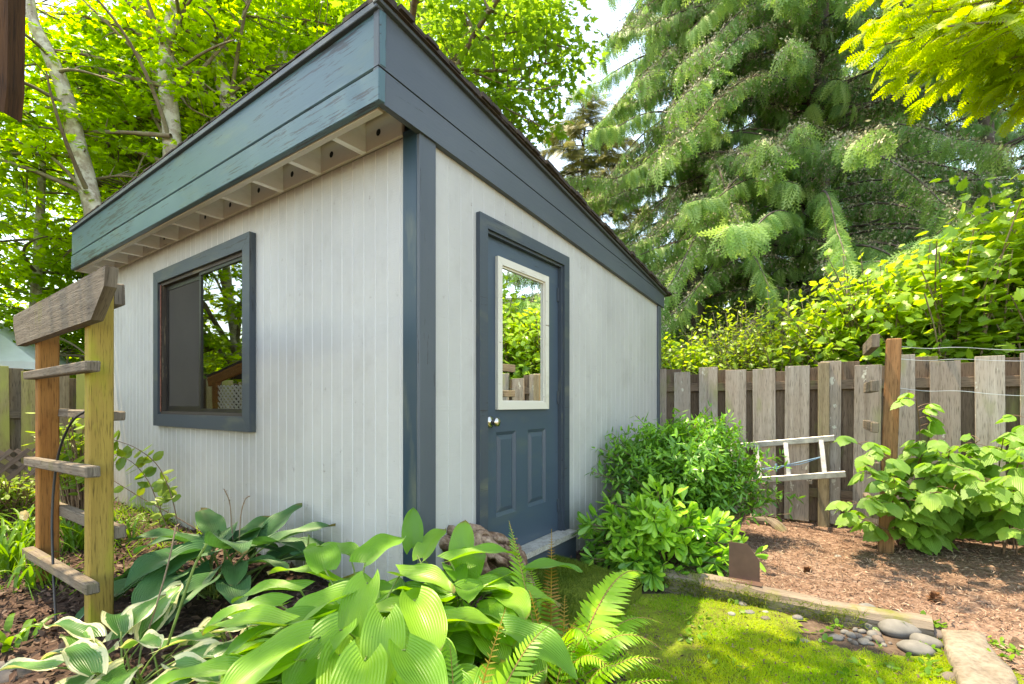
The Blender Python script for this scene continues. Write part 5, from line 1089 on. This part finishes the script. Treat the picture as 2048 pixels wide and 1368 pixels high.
lfG = [(tp([(905, 122), (960, 80), (1020, 65), (1100, 55)], 7.6), .035), (tp([(920, 138), (1000, 142), (1070, 132), (1130, 118)], 7.4), .03), (tp([(930, 60), (945, 20), (950, -40)], 7.6), .02), (tp([(880, 110), (960, 150), (1050, 180), (1120, 170)], 7.2), .02), (tp([(900, 140), (1000, 210), (1060, 240), (1090, 260)], 7.3), .02)]
maple('maple_tree', 'maple tree hidden behind the shed whose boughs hang over the roof towards the cedar', [at(800, 1000, 8.6)*A3(1, 1, 0)]+tp([(810, 500), (830, 200), (850, 60), (880, -150)], 8.3), .17, .07, at(930, 60, 7.8), (2.1, 1.9, 2.3), 300, 24, M['maple2'], 6, lfG+[([A3(-1.9, 8.2, 5.2), A3(-1.4, 6.5, 6.2), A3(-.8, 5, 6.6), A3(-.2, 3.8, 6.5)], .06), ([A3(-1.9, 8.2, 5.0), A3(-.6, 6.8, 6.4), A3(.5, 5.4, 6.7), A3(1.0, 4.2, 6.6)], .05)], nlimb=10, shift=0, extra=(A3(-.1, 3.9, 6.5), A3(2.0, 1.3, .7), 6), only=lambda c: vis(c) & ~((c[:, 0] > .25) & (c[:, 2] < 4.0)), ls=(.10, .14))  # last two limbs and extra clusters are unseen, added to dapple the lawn
maple('maple_tree', 'low branched maple by the side fence whose leaves close the view under the eave', (A3(-9.3, 9.2, 0), A3(-9.2, 9.1, 2), A3(-9.0, 9.0, 4), A3(-8.9, 9, 6)), .12, .05, A3(-8.6, 9.0, 2.9), (2.8, 1.4, 2.0), 460, 28, M['maple'], 7, only=vis)
maple('maple_tree', 'maple tree by the side fence mirrored in the window', (A3(-9.4, 5.0, 0), A3(-9.3, 5.0, 2), A3(-9.2, 5.2, 4), A3(-9.3, 5.1, 6)), .13, .05, A3(-9.6, 5.2, 4.6), (2.2, 3.2, 3.7), 700, 28, M['maple'], 8, [([A3(-9.3, 5, 1.6), A3(-8.8, 4.6, 2.6), A3(-8.4, 4.3, 3.6)], .06), ([A3(-9.3, 5, 1.4), A3(-9.2, 4.2, 2.6), A3(-9.1, 3.5, 3.7)], .06)], only=lambda c: (c[:, 0] < -7.4))
# ---- conifers
def cedar(name, label, base, Ht, r0, L0_, nb, nf, mat, seed, fs=(.35, .6), zmin=.8, cones=.5, arc=(-9, 9), bm='cbark', tmpl=CEDAR, dens=1.0, droop=.9, cat='cedar tree'):
    r_ = np.random.default_rng(seed); base = np.asarray(base, float); t = thing(name, label, cat, base); tm, lm, lf_ = MB(), MB(), MB()
    T = base+Z*np.linspace(0, Ht, 24)[:, None]+np.cumsum(r_.normal(size=(24, 3))*.02*A3(1, 1, 0), 0); tube(tm, T, r0*np.linspace(1, .12, 24), 16, wob=.12); part('trunk', tm, M[bm], t, True)
    P_, D_, U_, S_, R_ = [], [], [], [], []; CP = []
    for i in range(nb):
        z = zmin+(Ht*.97-zmin)*np.clip((i+r_.normal()*6)/nb, 0, 1); az = r_.uniform(0, 6.283) if arc[0] < -7 else r_.uniform(*arc); L = L0_*(1-z/Ht)**.45*r_.uniform(.6, 1.1)+.3
        dx = A3(math.cos(az), math.sin(az), 0); a = base+Z*z; e = a+dx*L+Z*L*r_.uniform(-.95, -.1)*droop; P = bez(a, a+dx*L*.5+Z*L*r_.uniform(.05, .3), e, 16); P[-4:, 2] += np.linspace(0, .12*L, 4)
        tube(lm, P, np.linspace(max(.01, .022*L/L0_+.008), .004, 16), 6, cap=False)
        cone = r_.random() < cones; n = max(6, int(nf*dens*L/L0_)); s = r_.uniform(.07, 1, n)**.8; k = np.clip((s*15).astype(int), 0, 14); p = P[k]+(P[k+1]-P[k])*(s*15-k)[:, None]
        tg = nrm(P[k+1]-P[k]); sd = np.cross(tg, Z)*np.where(r_.random(n) < .5, -1, 1)[:, None]; hang = r_.uniform(.3, 1.9, n)[:, None]*droop
        d = nrm(tg*.55+sd*r_.uniform(.2, 1.0, (n, 1))-Z*hang+r_.normal(size=(n, 3))*.15)
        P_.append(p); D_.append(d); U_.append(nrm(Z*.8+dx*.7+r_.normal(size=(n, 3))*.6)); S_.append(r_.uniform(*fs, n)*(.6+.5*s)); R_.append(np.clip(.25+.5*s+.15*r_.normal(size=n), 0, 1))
        if cone: CP.append(np.concatenate([p[:, None]+d[:, None]*(r_.random((n, 9, 1))*.6*.45)+r_.normal(size=(n, 9, 3))*.045+Z*.02]).reshape(-1, 3)); 
    for i in range(int(nb*.8) if cones > .4 else 0):       # short inner sprays clothing the trunk
        z = r_.uniform(zmin, Ht*.9); az = r_.uniform(0, 6.283); L = r_.uniform(.4, 1.3); dx = A3(math.cos(az), math.sin(az), 0); a = base+Z*z; P = bez(a, a+dx*L*.6+Z*.1, a+dx*L-Z*L*r_.uniform(.1, .6), 8)
        tube(lm, P, np.linspace(.008, .003, 8), 4, cap=False); n = 26; s = r_.uniform(.15, 1, n); k = np.clip((s*7).astype(int), 0, 6); tg = nrm(P[k+1]-P[k]); sd = np.cross(tg, Z)*np.where(r_.random(n) < .5, -1, 1)[:, None]
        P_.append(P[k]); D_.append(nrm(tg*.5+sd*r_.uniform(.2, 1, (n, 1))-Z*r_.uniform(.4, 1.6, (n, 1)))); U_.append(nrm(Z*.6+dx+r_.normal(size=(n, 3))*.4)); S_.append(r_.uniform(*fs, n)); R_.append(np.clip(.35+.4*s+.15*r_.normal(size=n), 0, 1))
    P_ = np.concatenate(P_); inst(lf_, tmpl, P_, np.concatenate(D_), np.concatenate(U_), np.concatenate(S_), np.concatenate(R_))
    part('crown', lf_, mat, t); part('branch', lm, M[bm], t, True)
    if CP:
        c = np.concatenate(CP); m_ = MB(); n = len(c); inst(m_, NEED, c, r_.normal(size=(n, 3))-Z*.8, r_.normal(size=(n, 3)), r_.uniform(.03, .06, n), None, wsc=.5); part('seed_cones', m_, M['cedarcone'], t)['kind'] = 'stuff'
    return t
cb = at(1625, 808, 8.6)*A3(1, 1, 0)
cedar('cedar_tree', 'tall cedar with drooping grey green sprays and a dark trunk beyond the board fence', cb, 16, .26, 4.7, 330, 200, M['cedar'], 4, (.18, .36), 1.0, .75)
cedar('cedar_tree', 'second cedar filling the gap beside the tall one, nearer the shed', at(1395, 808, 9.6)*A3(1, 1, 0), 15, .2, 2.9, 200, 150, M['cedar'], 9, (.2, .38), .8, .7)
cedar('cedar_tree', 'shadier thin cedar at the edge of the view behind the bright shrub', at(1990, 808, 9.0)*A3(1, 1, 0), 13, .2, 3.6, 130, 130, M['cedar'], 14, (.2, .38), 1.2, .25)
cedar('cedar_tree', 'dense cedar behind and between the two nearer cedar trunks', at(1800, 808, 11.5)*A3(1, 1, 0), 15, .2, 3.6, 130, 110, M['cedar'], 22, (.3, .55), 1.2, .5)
cedar('fir_tree', 'small olive fir between the maple boughs and the cedar', at(1165, 808, 13)*A3(1, 1, 0), 9.6, .16, 2.3, 170, 70, M['fir'], 6, (.3, .5), 1.0, .2, tmpl=HEML, droop=.25, cat='fir tree')
# bright hemlock branches reaching in from beyond the picture's right edge
def hemlock():
    r_ = np.random.default_rng(8); base = A3(6.6, 4.6, 0); t = thing('hemlock_tree', 'bright yellow green hemlock boughs reaching in above the raspberry row', 'hemlock tree', base); tm, lm, lf_ = MB(), MB(), MB()
    T = base+Z*np.linspace(0, 9, 20)[:, None]; tube(tm, T, np.linspace(.2, .05, 20), 14, wob=.1); part('trunk', tm, M['cbark'], t, True)
    P_, D_, S_ = [], [], []
    ends = [at(px, py, D) for px, py, D in ((1720, 60, 4.6), (1745, 95, 4.8), (1780, 10, 4.4), (1800, 150, 5.0), (1850, 60, 4.2), (1870, 170, 5.2), (1900, 20, 4.4), (1930, 130, 4.6), (1960, 190, 5.0), (1990, 60, 4.2), (2020, 150, 4.6), (2040, 60, 4.8), (2040, 215, 5.2), (1830, -60, 4.4), (1760, -40, 4.8), (1950, -60, 4.5), (2080, 120, 4.4), (1880, 110, 4.9), (1985, 130, 5.1), (1820, 95, 4.9))]
    for e in ends:
        a = base+Z*(e[2]+r_.uniform(-.2, .5)); P = bez(a, (a+e)/2+Z*r_.uniform(.2, .5), e, 24); tube(lm, P, np.linspace(.03, .005, 24), 6, cap=False)
        for k in range(4, 24, 2):
            for sg in (-1, 1):
                tg = nrm(P[min(k+1, 23)]-P[k-1]); sd = np.cross(tg, Z)*sg; L = r_.uniform(.25, .55)*(1.1-k/40); d = nrm(tg*.7+sd*.8+Z*r_.uniform(-.35, .0)); e2 = P[k]+d*L; tube(lm, [P[k], P[k]+d*L*.5, e2], .0035, 4, cap=False)
                for q in np.linspace(.15, 1, 4):
                    for s2 in (-1, 1):
                        P_.append(P[k]+d*L*q); D_.append(d*.8+np.cross(d, Z)*s2*.75*(1 if q < .99 else .2)+Z*r_.uniform(-.3, .0)); S_.append(r_.uniform(.12, .24))
    n = len(P_); inst(lf_, HEMB, P_, np.array(D_)+r_.normal(size=(n, 3))*.22, Z+r_.normal(size=(n, 3))*.4, S_, np.clip(.55+.25*fbm(np.array(P_), 1.6, 2)+r_.normal(size=n)*.22, 0, 1), wsc=1.1)
    part('crown', lf_, M['hemlock'], t); part('branch', lm, M['twig'], t, True)
hemlock()
# ---- shrubs beyond the back fence
def fpt(px, out, z):
    p = fp(px, -out, 0); p[2] = z; return p
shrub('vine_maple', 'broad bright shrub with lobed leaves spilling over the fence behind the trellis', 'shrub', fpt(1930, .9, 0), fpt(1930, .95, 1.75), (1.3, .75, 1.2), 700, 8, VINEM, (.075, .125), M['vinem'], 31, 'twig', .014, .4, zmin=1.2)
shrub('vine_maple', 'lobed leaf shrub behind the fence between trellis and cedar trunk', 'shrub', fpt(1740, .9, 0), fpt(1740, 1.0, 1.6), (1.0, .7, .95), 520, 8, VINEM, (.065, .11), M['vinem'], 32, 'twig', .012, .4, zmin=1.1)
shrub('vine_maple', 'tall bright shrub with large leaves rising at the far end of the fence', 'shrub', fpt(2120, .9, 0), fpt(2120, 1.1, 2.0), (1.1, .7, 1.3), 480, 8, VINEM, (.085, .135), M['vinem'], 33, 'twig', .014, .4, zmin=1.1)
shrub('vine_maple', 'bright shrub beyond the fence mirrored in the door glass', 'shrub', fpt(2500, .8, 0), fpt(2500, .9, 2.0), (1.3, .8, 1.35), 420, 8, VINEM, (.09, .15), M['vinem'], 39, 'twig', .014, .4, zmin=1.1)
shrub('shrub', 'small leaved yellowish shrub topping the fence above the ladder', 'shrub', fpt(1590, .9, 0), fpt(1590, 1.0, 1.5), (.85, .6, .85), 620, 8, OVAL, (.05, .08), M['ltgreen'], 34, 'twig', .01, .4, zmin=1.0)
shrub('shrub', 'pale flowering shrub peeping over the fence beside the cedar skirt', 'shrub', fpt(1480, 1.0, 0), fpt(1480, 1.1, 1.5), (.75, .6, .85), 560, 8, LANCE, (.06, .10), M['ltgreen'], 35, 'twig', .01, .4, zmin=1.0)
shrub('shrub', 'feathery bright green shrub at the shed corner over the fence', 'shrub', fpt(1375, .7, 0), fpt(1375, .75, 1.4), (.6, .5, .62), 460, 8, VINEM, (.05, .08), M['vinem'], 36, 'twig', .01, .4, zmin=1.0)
# ---- far woods closing the horizon
r_ = np.random.default_rng(5); m_ = MB(); n = 26000; a = r_.uniform(R(-75), R(80), n); rd = r_.uniform(22, 40, n); hh = (4.5+2.5*vnoise(np.stack([a*6, rd*.05, 0*a], -1), 1.))*r_.random(n)**.8
p = np.stack([np.sin(a)*rd, np.cos(a)*rd, hh], -1); d = r_.normal(size=(n, 3)); inst(m_, OVAL, p, d, r_.normal(size=(n, 3)), r_.uniform(.5, .9, n), np.clip(.5+.4*fbm(p, .3, 2)+.15*r_.normal(size=n), 0, 1))
o = link('far_woods', m_.mesh('far_woods', [M['farleaf']])); tag(o, 'mass of green woods far beyond the fences', 'woods', kind='stuff')
# ================================================================ light, sky, camera
SUN_AZ, SUN_EL = R(-70), R(71)            # azimuth from +Y towards +X
sd_ = Vector = None
from mathutils import Vector as V3
sdir = V3((math.sin(SUN_AZ)*math.cos(SUN_EL), math.cos(SUN_AZ)*math.cos(SUN_EL), math.sin(SUN_EL)))
sun = bpy.data.lights.new('sun', 'SUN'); sun.energy = 2.0; sun.angle = R(.5); sun.color = (1, .96, .89)
so = bpy.data.objects.new('sun', sun); COL.objects.link(so); so.rotation_euler = sdir.to_track_quat('Z', 'Y').to_euler(); so.location = sdir*30
w = bpy.data.worlds.new('World'); SC.world = w; w.use_nodes = True; nt = w.node_tree; bg = nt.nodes['Background']
sky = nt.nodes.new('ShaderNodeTexSky'); sky.sky_type = 'NISHITA'; sky.sun_disc = False; sky.sun_elevation = SUN_EL; sky.sun_rotation = SUN_AZ; sky.air_density = 1.0; sky.dust_density = .7; sky.ozone_density = 1.6
nt.links.new(sky.outputs[0], bg.inputs[0]); bg.inputs[1].default_value = .15
cam = bpy.data.cameras.new('camera'); co = bpy.data.objects.new('camera', cam); COL.objects.link(co); SC.camera = co
cam.sensor_width = 36; cam.lens = F/2048*36; co.location = (0, 0, CZ); co.rotation_euler = (R(90), 0, 0); cam.shift_y = (HY-684)/2048; cam.clip_start = .05; cam.clip_end = 600
vs = SC.view_settings; vs.view_transform = 'Standard'; vs.look = 'None'; vs.exposure = 2.52; vs.gamma = 1.0; vs.use_curve_mapping = False; vs.use_white_balance = True; vs.white_balance_temperature = 9600; vs.white_balance_tint = 8
SC.render.engine = 'CYCLES'; cy = SC.cycles; cy.max_bounces = 9; cy.diffuse_bounces = 6; cy.glossy_bounces = 3; cy.transmission_bounces = 4; cy.transparent_max_bounces = 6; cy.use_denoising = True; cy.sample_clamp_indirect = 6; cy.caustics_reflective = False; cy.caustics_refractive = False
